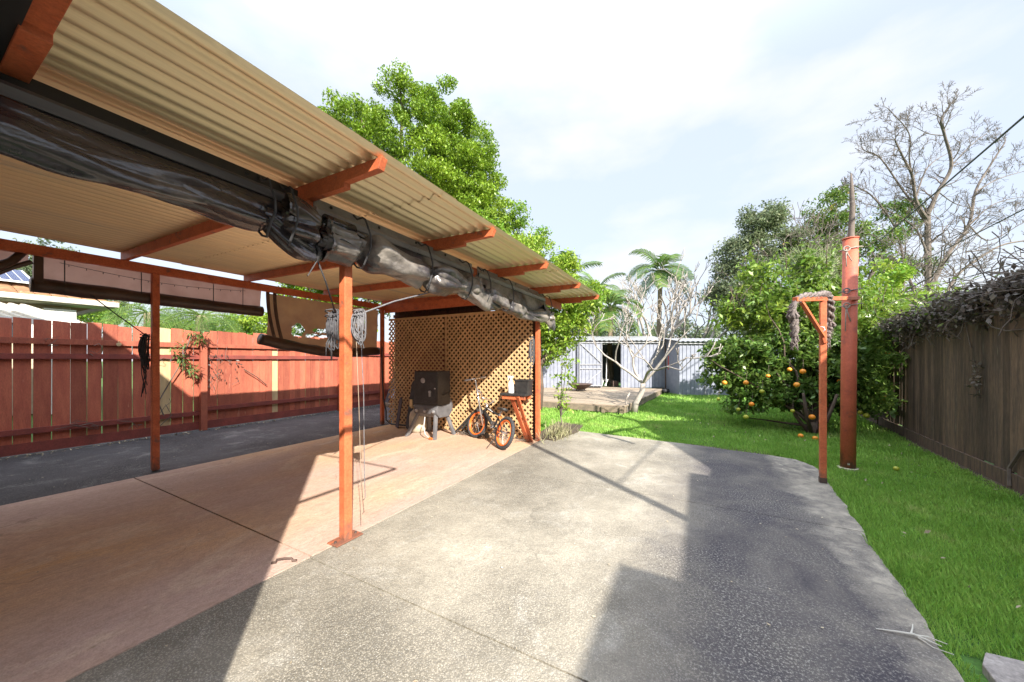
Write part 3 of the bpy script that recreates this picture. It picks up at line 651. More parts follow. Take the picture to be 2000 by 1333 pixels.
# ------------------------------------------------------------------ house and neighbours that cast the shade (out of view, behind and beside the viewpoint)
MB().bb((-9, -7.5, 0), (-.02, -.62, 4.40)).build('main_house_wall', RENDER)
o = bpy.data.objects['main_house_wall']; o.name = 'main_house'; tagp(o, 'rendered two storey house behind the carport and yard', 'house')
AW = empty('awning', (4.5, 0, 0), 'flat awning on the house wing right of the yard', 'awning')
m = MB(); m.bb((3.2, -.36, 2.62), (3.53, 2.12, 2.70)); m.bb((3.535, -.36, 2.62), (7.5, 2.22, 2.70)); m.build('roof', ZINCW, AW)
m = MB(); m.bb((3.5, -.3, 0), (7.2, 1.9, 2.62)); m.build('wall', RENDER, AW)
m = MB(); m.bb((3.2, -6, 2.92), (8, -.45, 3.0)); m.bb((3.6, -6, 0), (8, -.6, 2.92)); tagp(m.build('house_wing', RENDER), 'single storey rendered house wing right of the yard', 'house')
m = MB(); m.bb((.0, -7.5, 0), (3.6, -5.2, 2.3)); tagp(m.build('courtyard_wall', RENDER), 'low rendered wall closing the yard behind the viewpoint', 'wall')
m = MB(); m.tube([(3.1, .85, 0), (3.1, .85, 4.75)], .05, 10); tagp(m.build('service_mast', ZINC), 'tall grey steel mast carrying the overhead wires to the house', 'mast')
NG = empty('neighbour_house', (5, 4, 0), 'neighbouring rendered house with gable roof beyond the brown fence', 'house')
m = MB(); m.bb((4.0, 2.35, 0), (11, 5.8, 2.95)); m.extr([(4.0, 2.4, 2.95), (4.0, 5.7, 2.95), (4.0, 4.03, 4.0)], (7, 0, 0)); m.build('wall', RENDER, NG)
m = MB(); m.extr([(3.9, 1.91, 2.9), (3.9, 4.03, 4.12), (3.9, 6.15, 2.9), (3.9, 6.15, 3.0), (3.9, 4.03, 4.22), (3.9, 1.91, 3.0)], (7.3, 0, 0)); m.build('roof', TILE, NG)

m = MB(); m.tube([(-.06, -.62, 2.67), (-.06, .60, 2.65)], .022, 8); m.tube([(-.06, -.62, 3.92), (-.06, .61, 2.65)], .014, 8); m.bb((-.10, -.63, 2.5), (-.02, -.60, 4.0))
tagp(m.build('wall_bracket', ZINC), 'steel stay bracket fixed high on the house wall above the yard', 'bracket')
# ------------------------------------------------------------------ smoker
SM = empty('smoker', (-4.15, 4.75, 0), 'black upright gas smoker cabinet on splayed grey legs', 'smoker')
x0, x1, y0, y1 = -4.42, -3.90, 4.58, 4.92
m = MB(); m.bb((x0, y0, .56), (x1, y1, 1.15)); m.build('cabinet', BLACK, SM, bev=.006)
m = MB(); m.bb((x0+.015, y0-.022, .60), (x1-.015, y0-.002, 1.135)); dr = m.build('door', BLACK, SM, bev=.004)
m = MB(); m.lathe((x0+.22, y0-.022, .99), [(.045, 0), (.045, .012), (.038, .016), (0, .016)], 20, axis=(0, -1, 0)); m.build('thermometer', STEEL, dr)
m = MB(); m.lathe((x1-.14, y0-.022, .80), [(.0, .03), (.02, .03), (.022, 0)], 14, axis=(0, -1, 0)); m.bb((x1-.155, y0-.045, .72), (x1-.125, y0-.022, .82)); m.build('door_latch', STEEL, dr)
m = MB(); m.bb((x1-.05, y0-.03, .85), (x1-.02, y0-.022, .87)); m.build('hinge', STEEL, dr)
# pot bellied fire chamber with curved underside seen from the side
m = MB(); pr = []
for k in range(13):
    a = -PI/2+k/12*PI; pr.append((0, .17*math.cos(a), .17*math.sin(a)))
pf = [(y0, .56), (y0-.02, .50), (y0-.01, .42), (y0+.06, .355), (y1-.02, .345), (y1+.05, .42), (y1+.08, .52), (y1+.06, .62), (y1+.002, .68), (y1+.001, .56)]
m.extr([(x0, a, b) for a, b in pf], (x1-x0, 0, 0)); m.build('fire_chamber', mat('grey_enamel', (.13, .13, .14), (.08, .08, .085), rough=.5, scale=8), SM, bev=.008)
m = MB(); m.tube([(x1+.03, 4.72, .74), (x1+.03, 4.83, .77), (x1+.03, 4.90, .75)], .008, 8); m.tube([(x1, 4.72, .74), (x1+.03, 4.72, .74)], .007, 8); m.tube([(x1, 4.9, .75), (x1+.03, 4.9, .75)], .007, 8); m.build('side_handle', BLACKP, SM)
for k in range(3):
    m = MB(); m.lathe((x0+.07+k*.19, y0-.012, .465), [(.026, 0), (.024, .03), (.012, .034), (0, .034)], 14, axis=(0, -1, 0)); m.build('knob', STEEL, SM)
for (sx, sy, a, b) in ((x0+.06, y0+.03, -.16, -.12), (x1-.06, y0+.03, .06, -.10), (x0+.06, y1-.03, -.10, .12), (x1-.06, y1-.03, .08, .12)):
    m = MB(); m.bar((sx, sy, .40), (sx+a, sy+b, .0), .045, .06, up=(0, 1, 0)); m.build('leg', mat('leg_enamel', (.17, .17, .18), (.1, .1, .11), rough=.5) if 'leg_enamel' not in bpy.data.materials else bpy.data.materials['leg_enamel'], SM, bev=.004)
m = MB(); m.tube([(x0+.25, y0-.01, .36), (x0+.27, y0-.06, .2), (x0+.33, y0-.09, .08), (x0+.42, y0-.10, .035)], .009, 8); m.build('gas_hose', mat('grey_hose', (.5, .5, .5)), SM)
m = MB(); m.tube([(x0+.42, y0-.10, .03), (x0+.50, y0-.10, .025)], .016, 8); m.build('hose_end', ORANGE, SM)
m = MB(); m.lathe((-4.60, 4.86, .0), [(.0, .0), (.10, 0), (.12, .02), (.155, .06), (.16, .12), (.16, .30), (.14, .38), (.08, .43), (.03, .44), (.03, .47), (0, .47)], 24)
GB = empty('gas_bottle', (-4.60, 4.86, 0), 'stained cream gas bottle behind the smoker legs', 'gas bottle'); m.build('tank', CREAM, GB, smooth=True)
m = MB(); m.tube([(-4.60+.08*math.cos(a), 4.86+.08*math.sin(a), .50) for a in [i/16*2*PI for i in range(17)]], .008, 6)
for a in (0, 2, 4): m.bar((-4.60+.08*math.cos(a), 4.86+.08*math.sin(a), .42), (-4.60+.08*math.cos(a), 4.86+.08*math.sin(a), .50), .02, .006)
m.build('collar', CREAM, GB)
m = MB(); m.bb((-4.62, 4.66, .50), (-4.56, 4.68, .63)); m.bb((-4.60, 4.67, .47), (-4.58, 4.80, .49)); m.build('valve_tag', CREAMP, GB)
m = MB(); m.tube([(-5.74, 5.02, 1.62), (-5.72, 5.0, 1.3), (-5.70, 5.0, .9), (-5.66, 4.99, .55), (-5.6, 5.0, .3), (-5.62, 5.02, .12), (-5.45, 5.0, .05), (-5.2, 5.08, .04), (-5.0, 5.05, .05)], .014, 8)
tagp(m.build('garden_hose', BLACKP, smooth=True), 'black hose hanging down the far rear post onto the floor', 'hose')
# leaning dark boards left of the smoker
def skate(c, lean, rz_, L_, W_, label, mt):
    E = empty('skateboard_deck' if mt is BOARD else 'leaning_plank', c, label, 'board', rot=(lean, 0, rz_)); m = MB(); poly = []
    for k in range(13): a = k/12*PI; poly.append((W_*math.cos(a), 0, L_-W_+W_*math.sin(a)))
    if mt is BOARD:
        for k in range(13): a = PI+k/12*PI; poly.append((W_*math.cos(a), 0, W_+W_*math.sin(a)))
    else: poly += [(-W_, 0, 0), (W_, 0, 0)]
    m.extr(poly, (0, .014, 0)); m.build('plank', mt, E, local=True, bev=.003); return E
skate((-4.82, 4.86, .012), R(-14), .15, .98, .105, 'rounded grey skateboard deck leaning upright left of the smoker', BOARD)
skate((-5.25, 4.95, .012), R(-8), -.5, .60, .10, 'short dark plank leaning low against the lattice', mat('dark_plank', (.06, .06, .075), (.04, .04, .05)))

# ------------------------------------------------------------------ bicycle (local: x forward, z up)
def bicycle(loc, rotz, lean, label):
    B = empty('bicycle', loc, label, 'bicycle', rot=(lean, 0, rotz))
    WR = .245; WB = .93
    def wheel(cx, steer):
        E = MB()
        def P_(a, r_, yo=0):
            v = Vector((math.cos(a)*r_, yo, math.sin(a)*r_)); v.rotate(Matrix.Rotation(steer, 3, 'Z')); return v+Vector((cx, 0, WR))
        t_ = MB(); t_.tube([P_(i/40*2*PI, WR-.024) for i in range(41)], .027, 10, cap=False)
        for i in range(80):
            a = i/80*2*PI; c_ = P_(a, WR+.001, .01*(-1)**i); d_ = P_(a+.05, WR+.001, .01*(-1)**i); t_.bar(c_, d_, .012, .006)
        wo = t_.build('wheel', RUBBER, B, local=True, smooth=False)
        rm = MB()
        for yo in (-.014, .014):
            pts = [P_(i/40*2*PI, WR-.056, yo) for i in range(41)]; rm.tube(pts, .0105, 6, cap=False, sx=1, sy=1)
        rm.tube([P_(i/40*2*PI, WR-.062) for i in range(41)], .012, 6, cap=False); rm.build('rim', ORANGE, wo, local=True, smooth=True)
        sp = MB()
        for i in range(28):
            a = i/28*2*PI; s_ = .022*(-1)**i; sp.tube([P_(a, WR-.065), P_(a+.5*(-1)**(i//2), .022, s_)], .0012, 4, cap=False)
        sp.tube([P_(0, 0, -.05), P_(0, 0, .05)], .018, 10); sp.build('spokes_and_hub', CHROME, wo, local=True)
        return wo
    wheel(0, 0); wheel(WB, R(14))
    bbk = Vector((.36, 0, .27)); seat = Vector((.27, 0, .50)); hd = Vector((.76, 0, .55)); hd2 = Vector((.79, 0, .46)); ra = Vector((0, 0, WR)); fa = Vector((WB, 0, WR))
    m = MB(); m.tube([bbk, seat], .016, 10); m.tube([hd, hd2], .022, 12)
    m.build('seat_tube', BLACKP, B, local=True, smooth=True)
    m = MB(); m.tube([hd2+Vector((-.005, 0, .01)), (hd2+bbk)/2+Vector((.02, 0, .03)), bbk], [.024, .032, .024], 12, sx=1.0, sy=1.0); m.build('down_tube', BLACKP, B, local=True, smooth=True)
    m = MB(); m.tube([hd+Vector((-.01, 0, -.02)), (hd+seat)/2+Vector((0, 0, -.02)), seat+Vector((0, 0, -.02))], .019, 10); m.build('top_tube', BLACKP, B, local=True, smooth=True)
    m = MB(); m.tube([hd*.8+seat*.2+Vector((0, .02, -.005)), hd*.45+seat*.55+Vector((0, .02, -.018))], .006, 6); m.tube([hd*.8+seat*.2+Vector((0, -.02, -.005)), hd*.45+seat*.55+Vector((0, -.02, -.018))], .006, 6); m.build('frame_stripe', WHITEP, B, local=True)
    for s in (-1, 1):
        m = MB(); m.tube([bbk+Vector((0, s*.02, 0)), ra+Vector((.1, s*.05, .01)), ra+Vector((0, s*.055, 0))], .009, 8); m.tube([seat+Vector((0, s*.015, -.04)), ra+Vector((.04, s*.05, .05)), ra+Vector((0, s*.055, 0))], .008, 8); m.build('rear_stay', BLACKP, B, local=True, smooth=True)
    st = Matrix.Rotation(R(14), 3, 'Z')
    m = MB(); m.tube([hd2, hd2+Vector((.02, 0, -.02))], .02, 10)
    for s in (-1, 1):
        a = st @ Vector((0, s*.05, 0)); m.tube([hd2+a*.6+Vector((.01, 0, -.01)), Vector((.86, 0, .38))+a, fa+a], .011, 8)
    m.build('fork', BLACKP, B, local=True, smooth=True)
    m = MB(); st0 = hd+Vector((-.01, 0, .02)); cl = hd+Vector((.03, 0, .06)); m.tube([hd, st0], .016, 8); m.bar(st0, cl, .04, .035)
    hb = lambda y_, x_, z_: cl+st @ Vector((x_, y_, z_))
    m.tube([hb(-.32, -.06, .17), hb(-.22, -.02, .16), hb(-.12, 0, .05), hb(-.05, 0, 0), hb(.05, 0, 0), hb(.12, 0, .05), hb(.22, -.02, .16), hb(.32, -.06, .17)], .011, 10)
    m.tube([hb(-.14, 0, .08), hb(.14, 0, .08)], .008, 8)
    h_ = m.build('handlebar', CHROME, B, local=True, smooth=True)
    for s in (-1, 1):
        m = MB(); m.tube([hb(s*.32, -.06, .17), hb(s*.23, -.025, .16)], .016, 10); m.build('grip', STEEL, h_, local=True)
        m = MB(); m.tube([hb(s*.22, .01, .15), hb(s*.30, .0, .13)], .005, 6); m.build('brake_lever', CHROME, h_, local=True)
    m = MB(); m.tube([hb(-.2, 0, .14), hb(-.08, .1, .16), hb(0, .12, .0), hd2+Vector((.04, 0, -.08))], .0035, 6); m.tube([hb(.2, 0, .14), hb(.06, .14, .18), hb(-.02, .1, .02), (hd+seat)/2], .0035, 6); m.build('brake_cable', BLACKP, B, local=True)
    m = MB(); m.lathe(hb(0.02, .05, .02), [(0, .02), (.022, .015), (.025, 0), (0, 0)], 12, axis=(1, 0, .3)); m.build('reflector', mat('green_orange_plastic', (.5, .7, .1), (.8, .3, .05), scale=30), B, local=True)
    m = MB(); sp_ = seat+Vector((-.02, 0, .06)); m.tube([seat, sp_], .012, 8); m.build('seat_post', STEEL, B, local=True)
    m = MB(); vs = []
    prof = [(-.12, .005, .03), (-.10, .065, .035), (-.04, .07, .028), (.04, .035, .02), (.12, .018, .018), (.14, .005, .01)]
    m.v = []; 
    for (xx, ww, hh) in prof:
        for k in range(10): a = k/10*2*PI; m.v.append((sp_.x+xx, math.cos(a)*ww, sp_.z+.02+math.sin(a)*(.02 if math.sin(a) > 0 else .03)+hh*.3))
    for i in range(len(prof)-1):
        for k in range(10): k2 = (k+1) % 10; m.f.append((i*10+k, i*10+k2, (i+1)*10+k2, (i+1)*10+k))
    m.f.append(tuple(range(10))); m.f.append(tuple(50+k for k in range(10)))
    m.build('saddle', BLACKP, B, local=True, smooth=True)
    m = MB(); m.lathe(bbk+Vector((0, -.05, 0)), [(.07, 0), (.075, .003), (.07, .006), (.045, .004)], 28, axis=(0, 1, 0)); m.tube([bbk+Vector((0, -.06, 0)), bbk+Vector((0, .06, 0))], .017, 10)
    m.build('chainring', STEEL, B, local=True)
    for s, q in ((-1, Vector((.12, 0, -.09))), (1, Vector((-.12, 0, .09)))):
        m = MB(); m.bar(bbk+Vector((0, s*.065, 0)), bbk+q+Vector((0, s*.075, 0)), .014, .022); cr_ = m.build('crank_arm', STEEL, B, local=True)
        m = MB(); m.box(bbk+q+Vector((0, s*.125, 0)), (.09, .085, .018)); m.build('pedal', BLACKP, cr_, local=True, bev=.004)
    m = MB()
    for s in (1, -1): m.tube([bbk+Vector((0, -.047, s*.07)), ra+Vector((0, -.047, s*.03))], .004, 5)
    m.build('chain', RUST, B, local=True)
    m = MB(); m.box(seat+Vector((-.03, 0, -.05)), (.02, .05, .03)); m.build('rear_reflector', ORANGE, B, local=True)
    m = MB(); m.tube([ra+Vector((.06, .05, -.01)), Vector((.10, .17, -.02))], .007, 6); m.build('kickstand', BLACKP, B, local=True)
    return B
bicycle((-2.62, 4.50, .008), math.atan2(.55, -.95), R(17), 'small black bicycle with orange rims leaning in front of the lattice')
# scooter behind the bicycle
SC = empty('kick_scooter', (-3.30, 5.02, .01), 'folding kick scooter with chrome T handlebar standing behind the bicycle', 'scooter', rot=(R(-6), R(4), R(160)))
m = MB(); m.box((.18, 0, .09), (.5, .11, .02)); m.build('footboard', BLACKP, SC, local=True, bev=.005)
m = MB(); m.tube([(-.10, 0, .12), (-.06, 0, .55), (-.035, 0, 1.0)], [.017, .015, .013], 10); m.tube([(-.12, 0, .07), (-.1, 0, .14), (-.07, 0, .13), (0, 0, .09)], .014, 8); m.build('steering_column', CHROME, SC, local=True, smooth=True)
m = MB(); m.tube([(-.035, -.21, 1.02), (-.035, .21, 1.02)], .012, 10); hbn = m.build('handlebar', CHROME, SC, local=True, smooth=True)
for s in (-1, 1):
    m = MB(); m.tube([(-.035, s*.22, 1.02), (-.035, s*.11, 1.02)], .017, 10); m.build('grip', STEEL, hbn, local=True)
for xx in (-.16, .46):
    m = MB(); m.lathe((xx, -.012, .05), [(0, 0), (.05, 0), (.052, .012), (.05, .024), (0, .024)], 20, axis=(0, 1, 0)); m.build('wheel', BLACKP, SC, local=True)
# clutter at the lattice foot
m = MB(); rr = random.Random(5)
for k in range(46):
    x = rr.uniform(-3.8, -2.5); y = rr.uniform(4.98, 5.16); a = rr.uniform(0, 3); l_ = rr.uniform(.05, .2); z = rr.uniform(.015, .05)
    m.bar((x, y, z), (x+l_*math.cos(a), min(5.17, y+.3*l_*math.sin(a)), z+rr.uniform(0, .05)), rr.uniform(.004, .015), .006)
tagp(m.build('fallen_twigs', BARKG), 'dry twigs and bark swept against the foot of the lattice', 'twigs', kind='stuff')
m = MB(); m.bar((-3.75, 5.08, .1), (-3.4, 5.12, .55), .05, .03); m.tube([(-3.9, 5.05, .03), (-3.72, 5.05, .2), (-3.5, 5.06, .42)], .018, 8)
tagp(m.build('folded_frame', BLACKP), 'dark folded tube frame leaning between the smoker and bicycle', 'frame')
# fabric wheel-less helmet like mass
# ------------------------------------------------------------------ bracket bench by the end post
TB = empty('corner_bench', (-2.5, 5.1, 0), 'small red corner bench with black top braced against the end post', 'bench')
tx0, tx1, ty0, ty1, tz = -2.86, -2.40, 4.93, 5.17, .77
m = MB(); m.bb((tx0, ty0-.04, tz), (tx1, ty1, tz+.035)); m.build('top', BLACKP, TB, bev=.005)
m = MB(); m.bb((tx0+.03, ty0-.02, tz-.06), (tx1-.02, ty0+.02, tz-.002)); m.bb((tx0+.03, ty1-.06, tz-.06), (tx1-.02, ty1-.02, tz-.002)); m.build('apron', RED, TB, bev=.003)
m = MB(); m.bar((-2.68, 4.95, tz-.01), (-2.46, 5.12, .01), .085, .022, up=(.35, 1, 0)); m.build('brace', RED, TB, bev=.003)
m = MB(); m.bar((-2.54, 4.90, tz-.01), (-2.40, 5.13, .01), .075, .022, up=(.35, 1, 0)); m.build('brace', RED, TB, bev=.003)
SB = empty('spray_bottle', (-2.72, 4.98, tz+.035), 'white trigger spray bottle on the black bench top', 'bottle')
zb_ = tz+.036; c_ = (-2.70, 4.98, zb_)
m = MB(); m.lathe(c_, [(0, 0), (.048, 0), (.052, .01), (.052, .13), (.045, .17), (.02, .205), (.017, .225), (0, .225)], 20); m.build('bottle_body', WHITEP, SB, smooth=True)
m = MB(); m.lathe((c_[0], c_[1], zb_+.225), [(.02, 0), (.02, .025), (0, .025)], 14); m.box((c_[0]-.01, c_[1], zb_+.265), (.10, .024, .03)); m.box((c_[0]-.045, c_[1], zb_+.235), (.012, .016, .05), Matrix.Rotation(.35, 3, 'Y')); m.build('trigger_head', WHITEP, SB, bev=.004)
PT = empty('planter_box', (-2.52, 5.05, tz+.035), 'black plastic tub behind the spray bottle on the bench', 'tub')
m = MB(); q0 = [(-2.61, 4.97), (-2.40, 4.97), (-2.40, 5.15), (-2.61, 5.15)]; vs = [(x, y, zb_) for x, y in q0]+[(x+(-.012 if x < -2.5 else .012)*1, y+(-.012 if y < 5.06 else .012), zb_+.21) for x, y in q0]
m.add(vs, [(0, 1, 2, 3), (0, 1, 5, 4), (1, 2, 6, 5), (2, 3, 7, 6), (3, 0, 4, 7)]); o = m.build('tub_body', BLACKP, PT); s_ = o.modifiers.new('s', 'SOLIDIFY'); s_.thickness = .008
m = MB()
for (a, b) in (((-2.63, 4.95), (-2.38, 4.965)), ((-2.63, 5.155), (-2.38, 5.17)), ((-2.63, 4.965), (-2.615, 5.155)), ((-2.395, 4.965), (-2.38, 5.155))): m.bb((a[0], a[1], zb_+.20), (b[0], b[1], zb_+.222))
m.build('rim', BLACKP, PT)

# ------------------------------------------------------------------ poles by the lawn
PPX = empty('red_pipe', (1.64, 5.81, 0), 'thick red painted steel pipe standing on the lawn', 'pipe')
m = MB(); pts = [(1.64, 5.81, -.05), (1.65, 5.815, 1.4), (1.67, 5.83, 2.87)]; m.tube(pts, .074, 32, cap=False); o = m.build('pipe_body', REDPIPE, PPX, smooth=True); s_ = o.modifiers.new('s', 'SOLIDIFY'); s_.thickness = .008
m = MB(); m.tube([(1.67+.076*math.cos(a), 5.83+.076*math.sin(a), 2.862) for a in [i/32*2*PI for i in range(33)]], .008, 6, cap=False); m.build('rim', REDPIPE, PPX, smooth=True)
m = MB(); m.lathe((1.64, 5.81, -.03), [(.10, 0), (.10, .033), (.08, .04)], 20); m.build('footing', CREAM, PPX)
m = MB(); m.box((1.625, 5.736, .06), (.02, .006, .02)); m.build('bolt', STEEL, PPX)
m = MB(); pts = [Vector((1.67, 5.83, 1.5)), Vector((1.68, 5.85, 2.9)), Vector((1.70, 5.87, 3.25)), Vector((1.695, 5.88, 3.5)), Vector((1.69, 5.88, 3.70))]; m.tube(pts, [.038, .034, .028, .022, .008], 12)
tagp(m.build('bare_pole', BARKG, smooth=True), 'thin weathered branch standing inside the red pipe', 'pole')
def wrap(z, x=1.655, y=5.82, r_=.078, n=1, mt=ROPE, lbl='', tails=((-.06, -.28),)):
    m = MB(); pts = [(x+(r_+.002*k)*math.cos(a), y+(r_)*math.sin(a), z+.012*math.sin(a*1.3)+.01*a/6) for k, a in enumerate([i/24*2*PI*n for i in range(24*n+1)])]
    m.tube(pts, .006, 6)
    for dx, dz in tails: m.tube([(x-.05, y-r_-.005, z), (x-.055+dx*.3, y-r_-.012, z+dz*.4), (x-.05+dx, y-r_-.008, z+dz)], .006, 6)
    m.tube([(x-.05+.03*math.cos(a), y-r_-.014, z+.03*math.sin(a)) for a in [i/12*2*PI for i in range(13)]], .008, 6)
    return tagp(m.build('tied_rope', mt, smooth=True), lbl, 'rope')
PALER = mat('pale_rope', (.42, .38, .33), (.28, .25, .22), scale=30, rough=.9)
wrap(2.72, lbl='pale rope knotted round the top of the red pipe', mt=PALER, tails=((.05, -.16), (-.0, -.22)))
wrap(2.20, lbl='thin rope looped round the red pipe just above the crossbar', tails=())
wrap(2.02, lbl='frayed rope tied round the red pipe below the crossbar', mt=PALER, tails=((.04, -.2), (-.01, -.32)))
TP = empty('clothes_line_post', (1.2, 4.98, 0), 'slim red steel post with crossbar and brace at the concrete edge', 'post')
m = MB(); m.bb((1.2-.028, 4.98-.028, -.05), (1.2+.028, 4.98+.028, 1.995)); m.build('upright', RED, TP, bev=.004)
m = MB(); m.bb((1.2-.031, 4.98-.031, -.04), (1.2+.031, 4.98+.031, .06)); m.build('rusty_foot', RUST, TP, bev=.003)
bd = Vector((.447, .71, .08)); bc = Vector((1.2, 4.98, 2.018))
m = MB(); m.bar(bc-bd*.78, bc+bd*1.2, .045, .045); m.build('crossbar', RED, TP, bev=.004)
m = MB(); m.bar(bc-bd*.62+Vector((0, 0, -.02)), Vector((1.2, 4.98-.03, 1.60)), .035, .03); m.bar((1.19, 4.95, 1.63), (1.215, 4.945, 1.53), .035, .03); m.build('brace', RED, TP, bev=.003)
m = MB(); m.tube([Vector((1.17, 4.93, 1.68))+Vector((.035*math.cos(a), 0, .028*math.sin(a))) for a in [i/16*2*PI for i in range(17)]], .007, 6); m.build('ring', STEEL, TP, smooth=True)
# braided rope draped over the crossbar
m = MB()
base = [bc-bd*.70+Vector((-.03, 0, -.36)), bc-bd*.72+Vector((-.025, 0, -.24)), bc-bd*.76+Vector((-.03, 0, -.10)), bc-bd*.72+Vector((-.01, 0, .0)), bc-bd*.55+Vector((0, 0, .035)), bc-bd*.3+Vector((0, 0, .035)),
        bc-bd*.12+Vector((0, 0, .05)), bc+bd*.02+Vector((0, -.02, .05)), bc+bd*.14+Vector((0, -.03, .02)), bc+bd*.18+Vector((.01, -.03, -.10)), bc+bd*.20+Vector((.0, -.03, -.25)), bc+bd*.14+Vector((.0, -.03, -.36)), bc+bd*.08+Vector((.0, -.03, -.42))]
def resample(p, n_):
    out = []
    for i in range(n_):
        u = i/(n_-1)*(len(p)-1); k = min(int(u), len(p)-2); f_ = u-k
        a, b, c, d = p[max(k-1, 0)], p[k], p[k+1], p[min(k+2, len(p)-1)]
        out.append(.5*((2*b)+(c-a)*f_+(2*a-5*b+4*c-d)*f_*f_+(3*b-a-3*c+d)*f_**3))
    return out
bp_ = resample(base, 110)
for s in range(3):
    pts = []; rad = []
    for i, p in enumerate(bp_):
        a = i*.42+s*2*PI/3; pts.append(p+Vector((.022*math.cos(a), .022*math.sin(a), .022*math.sin(a+1)))); rad.append(.017*(1+.25*nz3(i*.4, s, 0)))
    m.tube(pts, rad, 8)
rr = random.Random(4)
for e_ in (bp_[0], bp_[-1]):
    for k in range(14): m.tube([e_+Vector((rr.uniform(-.02, .02), rr.uniform(-.02, .02), .03)), e_+Vector((rr.uniform(-.035, .035), rr.uniform(-.03, .03), -.06)), e_+Vector((rr.uniform(-.04, .04), rr.uniform(-.03, .03), rr.uniform(-.16, -.10)))], .006, 5)
for e_ in (bp_[14], bp_[-16]):
    for k in range(8): a = k/8*2*PI; m.tube([e_+Vector((.03*math.cos(a), .03*math.sin(a), .02)), e_+Vector((.05*math.cos(a), .04*math.sin(a), -.005)), e_+Vector((.03*math.cos(a), .03*math.sin(a), -.03))], .010, 5)
for i in range(0, 110, 1):
    for _ in range(3):
        v = Vector((rr.gauss(0, 1), rr.gauss(0, 1), rr.gauss(0, 1))).normalized(); m.tube([bp_[i]+v*.03, bp_[i]+v*rr.uniform(.045, .062)+Vector((0, 0, -.01))], .003, 3)
tagp(m.build('braided_rope', MOP, smooth=True), 'thick frayed braided rope draped over the red crossbar', 'rope')

# ------------------------------------------------------------------ foliage tools
def leaves(P, size, aspect=.5, up=.35, seed=0, fold=.25, droop=0):
    g_ = np.random.default_rng(seed); n_ = len(P)
    d = g_.normal(size=(n_, 3)); d[:, 2] += droop; d /= np.linalg.norm(d, axis=1)[:, None]
    nr = g_.normal(size=(n_, 3)); nr[:, 2] = np.abs(nr[:, 2])+up*2
    s = np.cross(d, nr); s /= (np.linalg.norm(s, axis=1)[:, None]+1e-9); nn = np.cross(s, d)
    L_ = (size*g_.uniform(.6, 1.25, n_))[:, None]; W_ = L_*aspect*.5
    a = P-d*L_*.5; t_ = P+d*L_*.5; l_ = P-s*W_+nn*W_*fold; r_ = P+s*W_+nn*W_*fold
    V = np.stack([a, l_, t_, r_], 1).reshape(-1, 3); F = np.arange(n_*4).reshape(-1, 4)
    return V, F
def blobs(ells, n_blob, per, rb, g_, shell=.55):
    "leaf positions gathered in irregular clumps that fill a set of ellipsoids (centre, radii)"
    vol = np.array([e[1][0]*e[1][1]*e[1][2] for e in ells])**.75; pr_ = vol/vol.sum(); out = []
    for _ in range(n_blob):
        e = ells[g_.choice(len(ells), p=pr_)]; v = g_.normal(size=3); v /= np.linalg.norm(v); q = (shell+(1-shell)*g_.random()) if g_.random() < .85 else g_.random()
        c = np.array(e[0])+v*np.array(e[1])*q*g_.uniform(.85, 1.06); r_ = rb*g_.uniform(.55, 1.4); k = max(6, int(per*g_.uniform(.5, 1.4)*(r_/rb)**1.3))
        p = g_.normal(size=(k, 3)); p /= np.linalg.norm(p, axis=1)[:, None]; p *= (g_.random((k, 1))**.5)*r_; p[:, 2] *= .75; out.append(c+p)
    return np.concatenate(out)
def limbs(m, base, tops, r0, g_, n=8, wob=.08):
    base = Vector(base)
    for t_ in tops:
        t_ = Vector(t_); L_ = (t_-base).length; pts = []; rad = []
        for i in range(9):
            f_ = i/8; p = base.lerp(t_, f_); p.z = base.z+(t_.z-base.z)*f_**.85
            p += Vector((g_.normal()*wob*L_*.12, g_.normal()*wob*L_*.12, 0))*(1 if 0 < i else 0); pts.append(p); rad.append(r0*(1-.82*f_))
        m.tube(pts, rad, n)
def tree(label, ells, trunk_base, n_blob, per, rb, leaf, lm, bark, r0, name='tree', cat='tree', seed=1, aspect=.5, group=None, shell=.55, nlimb=7, fork=.3, lab2=None, up=.35, fold=.25):
    g_ = np.random.default_rng(seed); E = empty(name, trunk_base, label, cat, group)
    P = blobs(ells, n_blob, per, rb, g_, shell); V, F = leaves(P, leaf, aspect, seed=seed, up=up, fold=fold)
    npmesh('crown', V, F, lm, E)
    m = MB(); tb = Vector(trunk_base); cen = Vector(np.mean([e[0] for e in ells], axis=0)); fk = tb.lerp(Vector((cen.x, cen.y, cen.z)), fork)
    m.tube([tb-Vector((0, 0, .1)), tb.lerp(fk, .5)+Vector((.05, .03, 0)), fk], [r0*1.25, r0, r0*.85], 10)
    tops = []
    for k in range(nlimb):
        e = ells[k % len(ells)]; v = g_.normal(size=3); v /= np.linalg.norm(v); tops.append(np.array(e[0])+v*np.array(e[1])*.6)
    limbs(m, fk, tops, r0*.7, g_); m.build('trunk', bark, E, smooth=True)
    return E
def el(px, py, d, rx, rzz, ry=None): return (tuple(atd(px, py, d)), (rx, ry or rx, rzz))

